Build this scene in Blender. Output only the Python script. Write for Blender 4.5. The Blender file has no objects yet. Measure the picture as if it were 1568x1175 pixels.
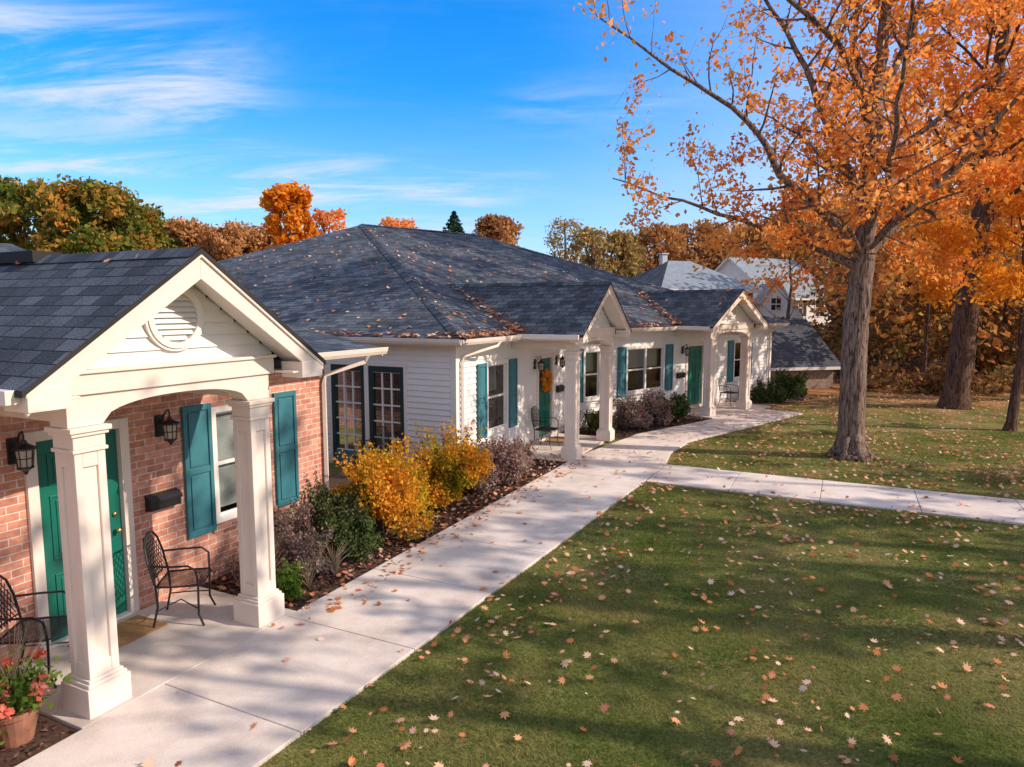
import bpy, bmesh, math, random
import numpy as np
from mathutils import Vector
R=random.Random(7); G=np.random.default_rng(7)
C=bpy.context.scene.collection
# ---------------------------------------------------------------- materials
MATS={}
def newmat(name):
    m=bpy.data.materials.new(name); m.use_nodes=True
    nt=m.node_tree; nt.nodes.clear()
    o=nt.nodes.new('ShaderNodeOutputMaterial'); MATS[name]=m
    return m,nt,o
def N(nt,t,**k):
    n=nt.nodes.new(t)
    for a,b in k.items():
        if a.startswith('_'): setattr(n,a[1:],b)
        else: n.inputs[a.replace('9',' ')].default_value=b
    return n
def ramp(nt,stops,interp='LINEAR'):
    r=nt.nodes.new('ShaderNodeValToRGB'); r.color_ramp.interpolation=interp
    e=r.color_ramp.elements
    while len(e)<len(stops): e.new(.5)
    for i,(p,c) in enumerate(stops):
        e[i].position=p; e[i].color=c if len(c)==4 else (*c,1)
    return r
def simple(name,col,rough=.6,var=.12,scale=6,bump=.1,bscale=60,spec=.4,metal=0,coat=0):
    m,nt,o=newmat(name); L=nt.links
    b=N(nt,'ShaderNodeBsdfPrincipled'); b.inputs['Roughness'].default_value=rough
    b.inputs['Metallic'].default_value=metal; b.inputs['Specular IOR Level'].default_value=spec
    tc=N(nt,'ShaderNodeTexCoord')
    nz=N(nt,'ShaderNodeTexNoise',Scale=scale,Detail=6.0,Roughness=.6)
    L.new(tc.outputs['Object'],nz.inputs['Vector'])
    c=col[:3]
    rp=ramp(nt,[(.3,tuple(x*(1-var) for x in c)),(.7,tuple(min(1,x*(1+var)) for x in c))])
    L.new(nz.outputs['Fac'],rp.inputs['Fac']); L.new(rp.outputs['Color'],b.inputs['Base Color'])
    if bump:
        n2=N(nt,'ShaderNodeTexNoise',Scale=bscale,Detail=4.0); L.new(tc.outputs['Object'],n2.inputs['Vector'])
        bp=N(nt,'ShaderNodeBump',Strength=bump,Distance=.01); L.new(n2.outputs['Fac'],bp.inputs['Height'])
        L.new(bp.outputs['Normal'],b.inputs['Normal'])
    L.new(b.outputs[0],o.inputs[0]); return m
def leafmat(name,cols,trans=.35,pos=.0,rough=.6):
    m,nt,o=newmat(name); L=nt.links
    g=N(nt,'ShaderNodeNewGeometry')
    st=[(i/(len(cols)-1),c) for i,c in enumerate(cols)]
    rp=ramp(nt,st)
    if pos>0:
        nz=N(nt,'ShaderNodeTexNoise',Scale=pos,Detail=2.0); L.new(g.outputs['Position'],nz.inputs['Vector'])
        mr=N(nt,'ShaderNodeMapRange'); mr.inputs[1].default_value=.35; mr.inputs[2].default_value=.65
        L.new(nz.outputs['Fac'],mr.inputs[0])
        mx=N(nt,'ShaderNodeMix',_data_type='FLOAT'); mx.inputs[0].default_value=.5
        L.new(mr.outputs[0],mx.inputs[2]); L.new(g.outputs['Random Per Island'],mx.inputs[3])
        L.new(mx.outputs[0],rp.inputs['Fac'])
    else: L.new(g.outputs['Random Per Island'],rp.inputs['Fac'])
    b=N(nt,'ShaderNodeBsdfDiffuse'); L.new(rp.outputs['Color'],b.inputs['Color'])
    if trans>0:
        t=N(nt,'ShaderNodeBsdfTranslucent'); L.new(rp.outputs['Color'],t.inputs['Color'])
        ms=N(nt,'ShaderNodeMixShader'); ms.inputs[0].default_value=trans
        L.new(b.outputs[0],ms.inputs[1]); L.new(t.outputs[0],ms.inputs[2]); L.new(ms.outputs[0],o.inputs[0])
    else: L.new(b.outputs[0],o.inputs[0])
    return m

WHITE=simple('white_siding',(.80,.76,.725),.5,.04,2,.05)
TRIM=simple('cream_trim',(.78,.655,.57),.5,.05,3,.06)
TRIMW=simple('white_trim',(.80,.74,.69),.45,.04,3,.04)
TEAL=simple('teal_shutter',(.045,.18,.215),.45,.1,5,.05)
GREEN=simple('green_door_paint',(.008,.14,.10),.3,.06,3,.02,spec=.5)
DKGREEN=simple('dark_green_paint',(.012,.045,.045),.35,.1,3,.03)
BLACK=simple('black_metal',(.015,.014,.015),.4,.2,12,.05,spec=.5)
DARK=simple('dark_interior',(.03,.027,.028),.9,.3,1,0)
BLIND=simple('white_blinds',(.62,.60,.58),.6,.05,6,0)
BRASS=simple('brass',(.6,.42,.18),.3,.1,10,0,metal=.9)
BULB=simple('frosted_lamp_glass',(.5,.42,.33),.25,.1,10,0)
MAT=simple('coir_mat',(.36,.2,.09),.95,.3,50,.5,200)
TERRA=simple('pot_dark',(.30,.13,.08),.8,.3,10,.1)
BARK=simple('bark',(.17,.135,.12),.95,.5,5,0)
BARKD=simple('dark_bark',(.10,.065,.05),.95,.4,5,0)
SHEDW=simple('weathered_wood',(.28,.2,.15),.9,.4,8,.3)
FENCE=simple('fence_dark_wood',(.035,.025,.02),.9,.4,8,.3)
GREYW=simple('pale_grey_siding',(.5,.52,.55),.7,.06,2,.05)
GREYR=simple('pale_grey_roof',(.22,.25,.29),.8,.2,3,.2)
def barkmat(m,c1,c2):
    nt=m.node_tree; nt.nodes.clear(); L=nt.links
    o=N(nt,'ShaderNodeOutputMaterial'); b=N(nt,'ShaderNodeBsdfPrincipled',Roughness=.95); b.inputs['Specular IOR Level'].default_value=.15
    tc=N(nt,'ShaderNodeTexCoord'); mp=N(nt,'ShaderNodeMapping'); mp.inputs['Scale'].default_value=(16,16,2.2)
    L.new(tc.outputs['Object'],mp.inputs['Vector'])
    nz=N(nt,'ShaderNodeTexNoise',Scale=1.3,Detail=8.0,Roughness=.7,Distortion=.8); L.new(mp.outputs[0],nz.inputs['Vector'])
    rp=ramp(nt,[(.40,c1),(.56,c2)]); L.new(nz.outputs['Fac'],rp.inputs['Fac']); L.new(rp.outputs[0],b.inputs['Base Color'])
    bp=N(nt,'ShaderNodeBump',Strength=1.0,Distance=.08); L.new(nz.outputs['Fac'],bp.inputs['Height']); L.new(bp.outputs[0],b.inputs['Normal'])
    L.new(b.outputs[0],o.inputs[0])
barkmat(BARK,(.06,.035,.03),(.36,.245,.19)); barkmat(BARKD,(.04,.022,.018),(.20,.115,.08))
m,nt,o=newmat('window_glass'); GLASS=m
gl=N(nt,'ShaderNodeBsdfGlossy',Roughness=.02); tr=N(nt,'ShaderNodeBsdfTransparent'); tr.inputs[0].default_value=(.75,.8,.8,1)
fr=N(nt,'ShaderNodeFresnel',IOR=1.55); mt=N(nt,'ShaderNodeMath',_operation='ADD'); mt.inputs[1].default_value=.06
nt.links.new(fr.outputs[0],mt.inputs[0])
ms=N(nt,'ShaderNodeMixShader'); nt.links.new(mt.outputs[0],ms.inputs[0]); nt.links.new(tr.outputs[0],ms.inputs[1]); nt.links.new(gl.outputs[0],ms.inputs[2]); nt.links.new(ms.outputs[0],o.inputs[0])
def brickmat():
    m,nt,o=newmat('red_brick'); L=nt.links
    uv=N(nt,'ShaderNodeUVMap'); b=N(nt,'ShaderNodeBsdfPrincipled',Roughness=.85)
    t=N(nt,'ShaderNodeTexBrick',Scale=1.0); t.inputs['Brick Width'].default_value=.215; t.inputs['Row Height'].default_value=.075
    t.inputs['Mortar Size'].default_value=.007; t.inputs['Mortar Smooth'].default_value=.3; t.inputs['Bias'].default_value=-.1
    t.inputs['Color1'].default_value=(.70,.31,.21,1); t.inputs['Color2'].default_value=(.48,.18,.12,1); t.inputs['Mortar'].default_value=(.72,.60,.52,1)
    L.new(uv.outputs[0],t.inputs['Vector'])
    nz=N(nt,'ShaderNodeTexNoise',Scale=14.0,Detail=6.0); L.new(uv.outputs[0],nz.inputs['Vector'])
    rp=ramp(nt,[(.3,(.72,.72,.72)),(.7,(1.2,1.18,1.15))]); L.new(nz.outputs['Fac'],rp.inputs[0])
    mx=N(nt,'ShaderNodeMix',_data_type='RGBA',_blend_type='MULTIPLY'); mx.inputs[0].default_value=1
    L.new(t.outputs['Color'],mx.inputs[6]); L.new(rp.outputs[0],mx.inputs[7]); L.new(mx.outputs[2],b.inputs['Base Color'])
    inv=N(nt,'ShaderNodeMath',_operation='SUBTRACT'); inv.inputs[0].default_value=1; L.new(t.outputs['Fac'],inv.inputs[1])
    ad=N(nt,'ShaderNodeMath',_operation='MULTIPLY_ADD'); ad.inputs[1].default_value=.25; L.new(nz.outputs['Fac'],ad.inputs[0]); L.new(inv.outputs[0],ad.inputs[2])
    bp=N(nt,'ShaderNodeBump',Strength=.8,Distance=.012); L.new(ad.outputs[0],bp.inputs['Height']); L.new(bp.outputs[0],b.inputs['Normal'])
    L.new(b.outputs[0],o.inputs[0]); return m
BRICK=brickmat()
def shinglemat(name,c1,c2,gap):
    m,nt,o=newmat(name); L=nt.links
    uv=N(nt,'ShaderNodeUVMap'); b=N(nt,'ShaderNodeBsdfPrincipled',Roughness=.85); b.inputs['Specular IOR Level'].default_value=.35
    t=N(nt,'ShaderNodeTexBrick',Scale=1.0); t.inputs['Brick Width'].default_value=.26; t.inputs['Row Height'].default_value=.14
    t.inputs['Mortar Size'].default_value=.007; t.inputs['Mortar Smooth'].default_value=.2; t.inputs['Bias'].default_value=0
    t.offset=.37
    t.inputs['Color1'].default_value=(*c1,1); t.inputs['Color2'].default_value=(*c2,1); t.inputs['Mortar'].default_value=(*gap,1)
    L.new(uv.outputs[0],t.inputs['Vector'])
    nz=N(nt,'ShaderNodeTexNoise',Scale=60.0,Detail=3.0); L.new(uv.outputs[0],nz.inputs['Vector'])
    n2=N(nt,'ShaderNodeTexNoise',Scale=.9,Detail=6.0,Roughness=.65); L.new(uv.outputs[0],n2.inputs['Vector'])
    ad0=N(nt,'ShaderNodeMath',_operation='MULTIPLY'); L.new(nz.outputs['Fac'],ad0.inputs[0]); L.new(n2.outputs['Fac'],ad0.inputs[1])
    rp=ramp(nt,[(.14,(.45,.45,.47)),(.36,(1.6,1.56,1.52))]); L.new(ad0.outputs[0],rp.inputs[0])
    mx=N(nt,'ShaderNodeMix',_data_type='RGBA',_blend_type='MULTIPLY'); mx.inputs[0].default_value=1
    L.new(t.outputs['Color'],mx.inputs[6]); L.new(rp.outputs[0],mx.inputs[7]); L.new(mx.outputs[2],b.inputs['Base Color'])
    sp=N(nt,'ShaderNodeSeparateXYZ'); L.new(uv.outputs[0],sp.inputs[0])
    dv=N(nt,'ShaderNodeMath',_operation='DIVIDE'); dv.inputs[1].default_value=.14; L.new(sp.outputs[1],dv.inputs[0])
    fr=N(nt,'ShaderNodeMath',_operation='FRACT'); L.new(dv.outputs[0],fr.inputs[0])
    iv=N(nt,'ShaderNodeMath',_operation='SUBTRACT'); iv.inputs[0].default_value=1; L.new(fr.outputs[0],iv.inputs[1])
    rnd=N(nt,'ShaderNodeSeparateColor'); L.new(t.outputs['Color'],rnd.inputs[0])
    a2=N(nt,'ShaderNodeMath',_operation='MULTIPLY_ADD'); a2.inputs[1].default_value=6; L.new(rnd.outputs[0],a2.inputs[0]); L.new(iv.outputs[0],a2.inputs[2])
    a3=N(nt,'ShaderNodeMath',_operation='MULTIPLY_ADD'); a3.inputs[1].default_value=.25; L.new(nz.outputs['Fac'],a3.inputs[0]); L.new(a2.outputs[0],a3.inputs[2])
    bp=N(nt,'ShaderNodeBump',Strength=1.0,Distance=.022); L.new(a3.outputs[0],bp.inputs['Height']); L.new(bp.outputs[0],b.inputs['Normal'])
    L.new(b.outputs[0],o.inputs[0]); return m
SHING=shinglemat('asphalt_shingles',(.032,.038,.050),(.105,.116,.138),(.010,.012,.015))
SHINGD=shinglemat('far_dark_shingles',(.05,.055,.07),(.08,.085,.10),(.02,.02,.025))
def concrete():
    m,nt,o=newmat('concrete'); L=nt.links
    g=N(nt,'ShaderNodeNewGeometry'); b=N(nt,'ShaderNodeBsdfPrincipled',Roughness=.9); b.inputs['Specular IOR Level'].default_value=.2
    n1=N(nt,'ShaderNodeTexNoise',Scale=1.1,Detail=9.0,Roughness=.72); n2=N(nt,'ShaderNodeTexNoise',Scale=120.0,Detail=2.0)
    L.new(g.outputs['Position'],n1.inputs['Vector']); L.new(g.outputs['Position'],n2.inputs['Vector'])
    rp=ramp(nt,[(.32,(.52,.43,.38)),(.5,(.68,.58,.52)),(.68,(.78,.68,.61))]); L.new(n1.outputs['Fac'],rp.inputs[0])
    r2=ramp(nt,[(.3,(.85,.85,.85)),(.6,(1.05,1.05,1.05))]); L.new(n2.outputs['Fac'],r2.inputs[0])
    mx=N(nt,'ShaderNodeMix',_data_type='RGBA',_blend_type='MULTIPLY'); mx.inputs[0].default_value=1
    L.new(rp.outputs[0],mx.inputs[6]); L.new(r2.outputs[0],mx.inputs[7])
    rr=ramp(nt,[(0,(.92,.92,.92)),(1,(1.05,1.04,1.03))]); L.new(g.outputs['Random Per Island'],rr.inputs[0])
    m2=N(nt,'ShaderNodeMix',_data_type='RGBA',_blend_type='MULTIPLY'); m2.inputs[0].default_value=1
    L.new(mx.outputs[2],m2.inputs[6]); L.new(rr.outputs[0],m2.inputs[7]); L.new(m2.outputs[2],b.inputs['Base Color'])
    bp=N(nt,'ShaderNodeBump',Strength=.25,Distance=.005); L.new(n2.outputs['Fac'],bp.inputs['Height']); L.new(bp.outputs[0],b.inputs['Normal'])
    L.new(b.outputs[0],o.inputs[0]); return m
CONC=concrete()
def groundmat():
    m,nt,o=newmat('lawn_ground'); L=nt.links
    g=N(nt,'ShaderNodeNewGeometry'); b=N(nt,'ShaderNodeBsdfDiffuse')
    n1=N(nt,'ShaderNodeTexNoise',Scale=.7,Detail=6.0); n2=N(nt,'ShaderNodeTexNoise',Scale=35.0,Detail=5.0,Roughness=.7)
    L.new(g.outputs['Position'],n1.inputs['Vector']); L.new(g.outputs['Position'],n2.inputs['Vector'])
    ad=N(nt,'ShaderNodeMath',_operation='MULTIPLY_ADD'); ad.inputs[1].default_value=.6; L.new(n1.outputs['Fac'],ad.inputs[0])
    mu=N(nt,'ShaderNodeMath',_operation='MULTIPLY'); mu.inputs[1].default_value=.5; L.new(n2.outputs['Fac'],mu.inputs[0]); L.new(mu.outputs[0],ad.inputs[2])
    rp=ramp(nt,[(.4,(.085,.095,.025)),(.55,(.17,.17,.055)),(.7,(.29,.23,.11))]); L.new(ad.outputs[0],rp.inputs[0])
    rb=ramp(nt,[(.4,(.10,.045,.022)),(.55,(.28,.13,.06)),(.68,(.52,.26,.12))]); L.new(ad.outputs[0],rb.inputs[0])
    sp=N(nt,'ShaderNodeSeparateXYZ'); L.new(g.outputs['Position'],sp.inputs[0])
    mr=N(nt,'ShaderNodeMapRange'); mr.inputs[1].default_value=20; mr.inputs[2].default_value=28; L.new(sp.outputs[1],mr.inputs[0])
    a=N(nt,'ShaderNodeMath',_operation='MULTIPLY_ADD'); a.inputs[1].default_value=1.2; a.inputs[2].default_value=-.58; L.new(n1.outputs['Fac'],a.inputs[0])
    a2=N(nt,'ShaderNodeMath',_operation='ADD',_use_clamp=True); L.new(a.outputs[0],a2.inputs[0]); L.new(mr.outputs[0],a2.inputs[1])
    mx=N(nt,'ShaderNodeMix',_data_type='RGBA'); L.new(a2.outputs[0],mx.inputs[0]); L.new(rp.outputs[0],mx.inputs[6]); L.new(rb.outputs[0],mx.inputs[7])
    L.new(mx.outputs[2],b.inputs['Color'])
    bp=N(nt,'ShaderNodeBump',Strength=.5,Distance=.03); L.new(n2.outputs['Fac'],bp.inputs['Height']); L.new(bp.outputs[0],b.inputs['Normal'])
    L.new(b.outputs[0],o.inputs[0]); return m
GROUND=groundmat()
MULCH=simple('mulch',(.075,.040,.028),.95,.6,30,1.0,60)
GRASS=leafmat('grass_blades',[(.07,.13,.018),(.15,.20,.04),(.27,.26,.08),(.50,.37,.16)],.42,.8)
ORANGE=leafmat('orange_leaves',[(.62,.14,.04),(.86,.27,.05),(.92,.40,.09),(.92,.50,.22)],.5,.5)
FALLEN=leafmat('fallen_leaves_mat',[(.34,.12,.05),(.62,.24,.10),(.74,.40,.22),(.82,.58,.44),(.60,.13,.07)],.15)
BROWNL=leafmat('brown_leaves',[(.22,.10,.045),(.44,.20,.08),(.60,.31,.12),(.66,.42,.20)],.35,.4)
WOODL=leafmat('wood_leaves',[(.22,.085,.04),(.46,.18,.06),(.78,.30,.07),(.48,.34,.12),(.88,.38,.11)],.4,.25)
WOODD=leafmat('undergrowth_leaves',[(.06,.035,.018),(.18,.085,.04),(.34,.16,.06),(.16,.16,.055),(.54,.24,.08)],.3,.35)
GREENO=leafmat('turning_leaves',[(.07,.12,.025),(.15,.19,.035),(.33,.22,.045),(.76,.28,.05)],.35,.45)
BRIGHT=leafmat('bright_orange_leaves',[(.64,.20,.02),(.87,.34,.03),(.94,.48,.08)],.45,.3)
OLIVE=leafmat('olive_leaves',[(.20,.16,.05),(.40,.28,.10),(.60,.36,.13)],.3,.3)
CONIF=leafmat('conifer_needles',[(.02,.05,.035),(.05,.10,.06)],.1,.5)
BUSHO=leafmat('golden_bush_leaves',[(.18,.22,.02),(.42,.34,.03),(.84,.32,.03),(.82,.48,.06)],.4,1.6)
BUSHG=leafmat('dark_bush_leaves',[(.035,.055,.02),(.08,.11,.035),(.15,.15,.07)],.2,2.)
BUSHP=leafmat('burgundy_bush_leaves',[(.12,.07,.05),(.28,.15,.13),(.45,.33,.27),(.13,.14,.06)],.25,2.)
BUSHL=leafmat('fresh_bush_leaves',[(.08,.16,.025),(.20,.28,.05)],.3,2.)
RED=leafmat('coral_petals',[(.85,.16,.10),(.92,.38,.26)],.3)
WOODT=simple('twig',(.14,.09,.065),.9,.3,5,0)
# ---------------------------------------------------------------- builders
def empty(name):
    e=bpy.data.objects.new(name,None); C.objects.link(e); return e
class Fr:
    def __init__(s,o,a,n): s.o=Vector((o[0],o[1],0)); s.a=Vector((a[0],a[1],0)); s.n=Vector((n[0],n[1],0))
    def p(s,x,y,z): return s.o+s.a*x+s.n*y+Vector((0,0,z))
def ang(o,deg):
    t=math.radians(deg); return Fr(o,(math.sin(t),math.cos(t)),(math.cos(t),-math.sin(t)))
W=ang((-4.12,7.02),26)       # brick wing
B=ang((-1.08,13.0),26)       # white wing
Cc=ang((1.46,18.2),48)       # far wing
BL=Fr((-1.08,13.0),(-math.cos(math.radians(26)),math.sin(math.radians(26))),(-math.sin(math.radians(26)),-math.cos(math.radians(26))))
class MB:
    def __init__(s): s.v=[];s.f=[];s.m=[];s.u=[];s.mats=[]
    def mi(s,m):
        if m not in s.mats: s.mats.append(m)
        return s.mats.index(m)
    def face(s,pts,mat,uv=None):
        b=len(s.v); s.v+= [tuple(p) for p in pts]; s.f.append(list(range(b,b+len(pts)))); s.m.append(s.mi(mat))
        s.u.append(uv or [(0,0)]*len(pts))
    def mesh8(s,P,mat,uvs=None):
        b=len(s.v); s.v+=[tuple(p) for p in P]
        for k,q in enumerate([(0,1,2,3),(7,6,5,4),(0,4,5,1),(1,5,6,2),(2,6,7,3),(3,7,4,0)]):
            s.f.append([b+i for i in q]); s.m.append(s.mi(mat)); s.u.append(uvs[k] if uvs else [(0,0)]*4)
    def box(s,F,s0,s1,n0,n1,z0,z1,mat):
        c=[(s0,n0,z0),(s1,n0,z0),(s1,n1,z0),(s0,n1,z0),(s0,n0,z1),(s1,n0,z1),(s1,n1,z1),(s0,n1,z1)]
        P=[F.p(*q) for q in c]
        uvs=[]
        for q,mode in [((0,1,2,3),'sn'),((7,6,5,4),'sn'),((0,4,5,1),'sz'),((1,5,6,2),'nz'),((2,6,7,3),'sz'),((3,7,4,0),'nz')]:
            uvs.append([{'sn':(c[i][0],c[i][1]),'sz':(c[i][0],c[i][2]),'nz':(c[i][1],c[i][2])}[mode] for i in q])
        s.mesh8(P,mat,uvs)
    def extr(s,F,poly,n0,n1,mat):
        k=len(poly); b=len(s.v)
        s.v+=[tuple(F.p(a,n0,z)) for a,z in poly]+[tuple(F.p(a,n1,z)) for a,z in poly]
        mi=s.mi(mat)
        s.f.append([b+i for i in range(k)]); s.m.append(mi); s.u.append([(a,z) for a,z in poly])
        s.f.append([b+k+i for i in reversed(range(k))]); s.m.append(mi); s.u.append([(a,z) for a,z in reversed(poly)])
        for i in range(k):
            j=(i+1)%k; s.f.append([b+i,b+j,b+k+j,b+k+i]); s.m.append(mi); s.u.append([(0,0)]*4)
    def tube(s,pts,r,mat,sides=6,cap=True,rough=0):
        pts=[Vector(p) for p in pts]
        if not isinstance(r,(list,tuple)): r=[r]*len(pts)
        b=len(s.v); up=None; mi=s.mi(mat)
        fur=[R.uniform(-1,1) for _ in range(sides)]
        for i,p in enumerate(pts):
            d=(pts[min(i+1,len(pts)-1)]-pts[max(i-1,0)])
            if d.length<1e-9: d=Vector((0,0,1))
            d.normalize()
            if up is None:
                up=Vector((0,0,1)) if abs(d.z)<.9 else Vector((1,0,0))
            x=d.cross(up)
            if x.length<1e-4: x=d.cross(Vector((1,0,0)))
            x.normalize(); y=x.cross(d).normalized(); up=y
            for k in range(sides):
                a=2*math.pi*k/sides; q=r[i]
                if rough:
                    fur[k]=fur[k]*.85+R.uniform(-1,1)*.4; q*=1+rough*fur[k]
                s.v.append(tuple(p+x*(math.cos(a)*q)+y*(math.sin(a)*q)))
        for i in range(len(pts)-1):
            for k in range(sides):
                k2=(k+1)%sides
                s.f.append([b+i*sides+k,b+i*sides+k2,b+(i+1)*sides+k2,b+(i+1)*sides+k]); s.m.append(mi); s.u.append([(0,0)]*4)
        if cap:
            s.f.append([b+k for k in range(sides)]); s.m.append(mi); s.u.append([(0,0)]*sides)
            s.f.append([b+(len(pts)-1)*sides+k for k in reversed(range(sides))]); s.m.append(mi); s.u.append([(0,0)]*sides)
    def lathe(s,c,prof,mat,sides=16):
        b=len(s.v); mi=s.mi(mat)
        for r,z in prof:
            for k in range(sides):
                a=2*math.pi*k/sides; s.v.append((c[0]+r*math.cos(a),c[1]+r*math.sin(a),c[2]+z))
        for i in range(len(prof)-1):
            for k in range(sides):
                k2=(k+1)%sides
                s.f.append([b+i*sides+k,b+i*sides+k2,b+(i+1)*sides+k2,b+(i+1)*sides+k]); s.m.append(mi); s.u.append([(0,0)]*4)
    def build(s,name,parent=None,bevel=0,smooth=False,recalc=True):
        me=bpy.data.meshes.new(name); me.from_pydata(s.v,[],s.f)
        for m in s.mats: me.materials.append(m)
        me.polygons.foreach_set('material_index',s.m)
        uvl=me.uv_layers.new(name='UVMap'); flat=[c for u in s.u for q in u for c in q]; uvl.data.foreach_set('uv',flat)
        if recalc:
            bm=bmesh.new(); bm.from_mesh(me); bmesh.ops.recalc_face_normals(bm,faces=bm.faces); bm.to_mesh(me); bm.free()
        if smooth: me.polygons.foreach_set('use_smooth',[True]*len(me.polygons))
        o=bpy.data.objects.new(name,me); C.objects.link(o)
        if parent: o.parent=parent
        if bevel:
            md=o.modifiers.new('bevel','BEVEL'); md.width=bevel; md.segments=2; md.limit_method='ANGLE'; md.angle_limit=math.radians(50)
        return o
def npmesh(name,V,k,mat,parent=None):
    n=len(V)//k; me=bpy.data.meshes.new(name)
    me.vertices.add(n*k); me.vertices.foreach_set('co',np.ascontiguousarray(V,dtype=np.float32).ravel())
    me.loops.add(n*k); me.loops.foreach_set('vertex_index',np.arange(n*k,dtype=np.int32))
    me.polygons.add(n); me.polygons.foreach_set('loop_start',np.arange(0,n*k,k,dtype=np.int32))
    try: me.polygons.foreach_set('loop_total',np.full(n,k,dtype=np.int32))
    except Exception: pass
    me.materials.append(mat); me.update(calc_edges=True); 
    o=bpy.data.objects.new(name,me); C.objects.link(o)
    if parent: o.parent=parent
    return o
def basis(nrm):
    nrm=nrm/np.linalg.norm(nrm,axis=1,keepdims=True)
    r=G.normal(size=nrm.shape); u=np.cross(nrm,r); u/=np.linalg.norm(u,axis=1,keepdims=True)
    return u,np.cross(nrm,u),nrm
RH=[(0,-1,0),(.62,-.35,.12),(.35,.45,-.05),(0,1,-.12),(-.35,.45,-.05),(-.62,-.35,.12)]
QD=[(0,-1,0),(.6,0,.15),(0,1,0),(-.6,0,.15)]
MAPLE=[]
for a,r in [(90,1.0),(72,.5),(48,.85),(25,.42),(5,.75),(-25,.4),(-50,.5),(-75,.2),(-90,.75),(-105,.2),(-130,.5),(-155,.4),(175,.75),(155,.42),(132,.85),(108,.5)]:
    MAPLE.append((r*math.cos(math.radians(a)),r*math.sin(math.radians(a)),(r-.4)*.28))
def leaves(P,size,shape,nrm=None,lo=.6,hi=1.25):
    n=len(P)
    if nrm is None: nrm=G.normal(size=(n,3))
    u,v,w=basis(nrm); sz=(size*G.uniform(lo,hi,n))[:,None]
    curl=G.uniform(-1,2.2,n)[:,None]
    out=np.empty((n,len(shape),3))
    for i,(a,b,c) in enumerate(shape): out[:,i]=P+sz*(u*a+v*b+w*c*curl)
    return out.reshape(-1,3)
# ---------------------------------------------------------------- architecture helpers
def siding(mb,F,s0,s1,z0,z1,ops,mat=WHITE,step=.115,n=0,tri=None):
    z=z0
    while z<z1-.01:
        zt=min(z+step,z1); zm=(z+zt)/2; a,b=s0,s1
        if tri:
            c,hw,zb,zp=tri; w=hw*(zp-zm)/(zp-zb)
            if w<.02: break
            a,b=c-w,c+w
        iv=[(a,b)]
        for (o0,o1,p0,p1) in ops:
            if p0<zm<p1:
                nv=[]
                for (x,y) in iv:
                    if o1<=x or o0>=y: nv.append((x,y))
                    else:
                        if x<o0: nv.append((x,o0))
                        if y>o1: nv.append((o1,y))
                iv=nv
        for (x,y) in iv:
            mb.face([F.p(x,n+.024,z),F.p(y,n+.024,z),F.p(y,n+.001,zt),F.p(x,n+.001,zt)],mat)
            mb.face([F.p(x,n-.002,z),F.p(y,n-.002,z),F.p(y,n+.024,z),F.p(x,n+.024,z)],mat)
        z=zt
def shutter(mb,F,s0,s1,z0,z1,n=.026,mat=TEAL):
    mb.box(F,s0,s1,n,n+.02,z0,z1,mat); w=.05
    mb.box(F,s0,s0+w,n+.02,n+.04,z0,z1,mat); mb.box(F,s1-w,s1,n+.02,n+.04,z0,z1,mat)
    h=z1-z0; zm=z0+h*.5
    for a,b in [(z0,z0+.07),(zm-.035,zm+.035),(z1-.07,z1)]: mb.box(F,s0+w,s1-w,n+.02,n+.0385,a,b,mat)
    for a,b in [(z0+.09,zm-.055),(zm+.055,z1-.09)]: mb.box(F,s0+w+.025,s1-w-.025,n+.02,n+.034,a,b,mat)
def window(T,Gl,F,s0,s1,z0,z1,trim=TRIMW,div=1,blinds=.9,n=0,rail=True,back=True):
    c=.07
    for a,b,x,y in [(s0-.02,s1+.02,z1-c,z1+.02),(s0-.02,s1+.02,z0-.02,z0+c*.8)]: T.box(F,a,b,n-.06,n+.037,x,y,trim)
    T.box(F,s0-.04,s1+.04,n+.0,n+.06,z0-.045,z0-.02,trim)
    for a,b in [(s0-.02,s0+c),(s1-c,s1+.02)]: T.box(F,a,b,n-.06,n+.035,z0+c*.8,z1-c,trim)
    w=(s1-s0-2*c)/div
    for i in range(div):
        a=s0+c+i*w; b=a+w
        if i>0: T.box(F,a-.035,a+.035,n-.05,n+.02,z0+c*.8,z1-c,trim)
        g=.03; zm=(z0+z1)/2
        T.box(F,a,a+g,n-.05,n-.015,z0+c*.8,z1-c,trim); T.box(F,b-g,b,n-.05,n-.015,z0+c*.8,z1-c,trim)
        if rail: T.box(F,a+g,b-g,n-.052,n-.008,zm-.022,zm+.022,trim)
        T.box(F,a+g,b-g,n-.05,n-.016,z1-c-g,z1-c,trim); T.box(F,a+g,b-g,n-.05,n-.016,z0+c*.8,z0+c*.8+g,trim)
    Gl.face([F.p(s0+c,n-.035,z0+c*.8),F.p(s1-c,n-.035,z0+c*.8),F.p(s1-c,n-.035,z1-c),F.p(s0+c,n-.035,z1-c)],GLASS)
    if blinds>0:
        zb=z1-c-(z1-z0-2*c)*blinds; z=z1-c-.02
        while z>zb:
            Gl.face([F.p(s0+c,n-.085,z-.019),F.p(s1-c,n-.085,z-.019),F.p(s1-c,n-.10,z),F.p(s0+c,n-.10,z)],BLIND); z-=.024
    if back: Gl.box(F,s0-.1,s1+.1,n-.5,n-.45,z0-.2,z1+.1,DARK)
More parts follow.
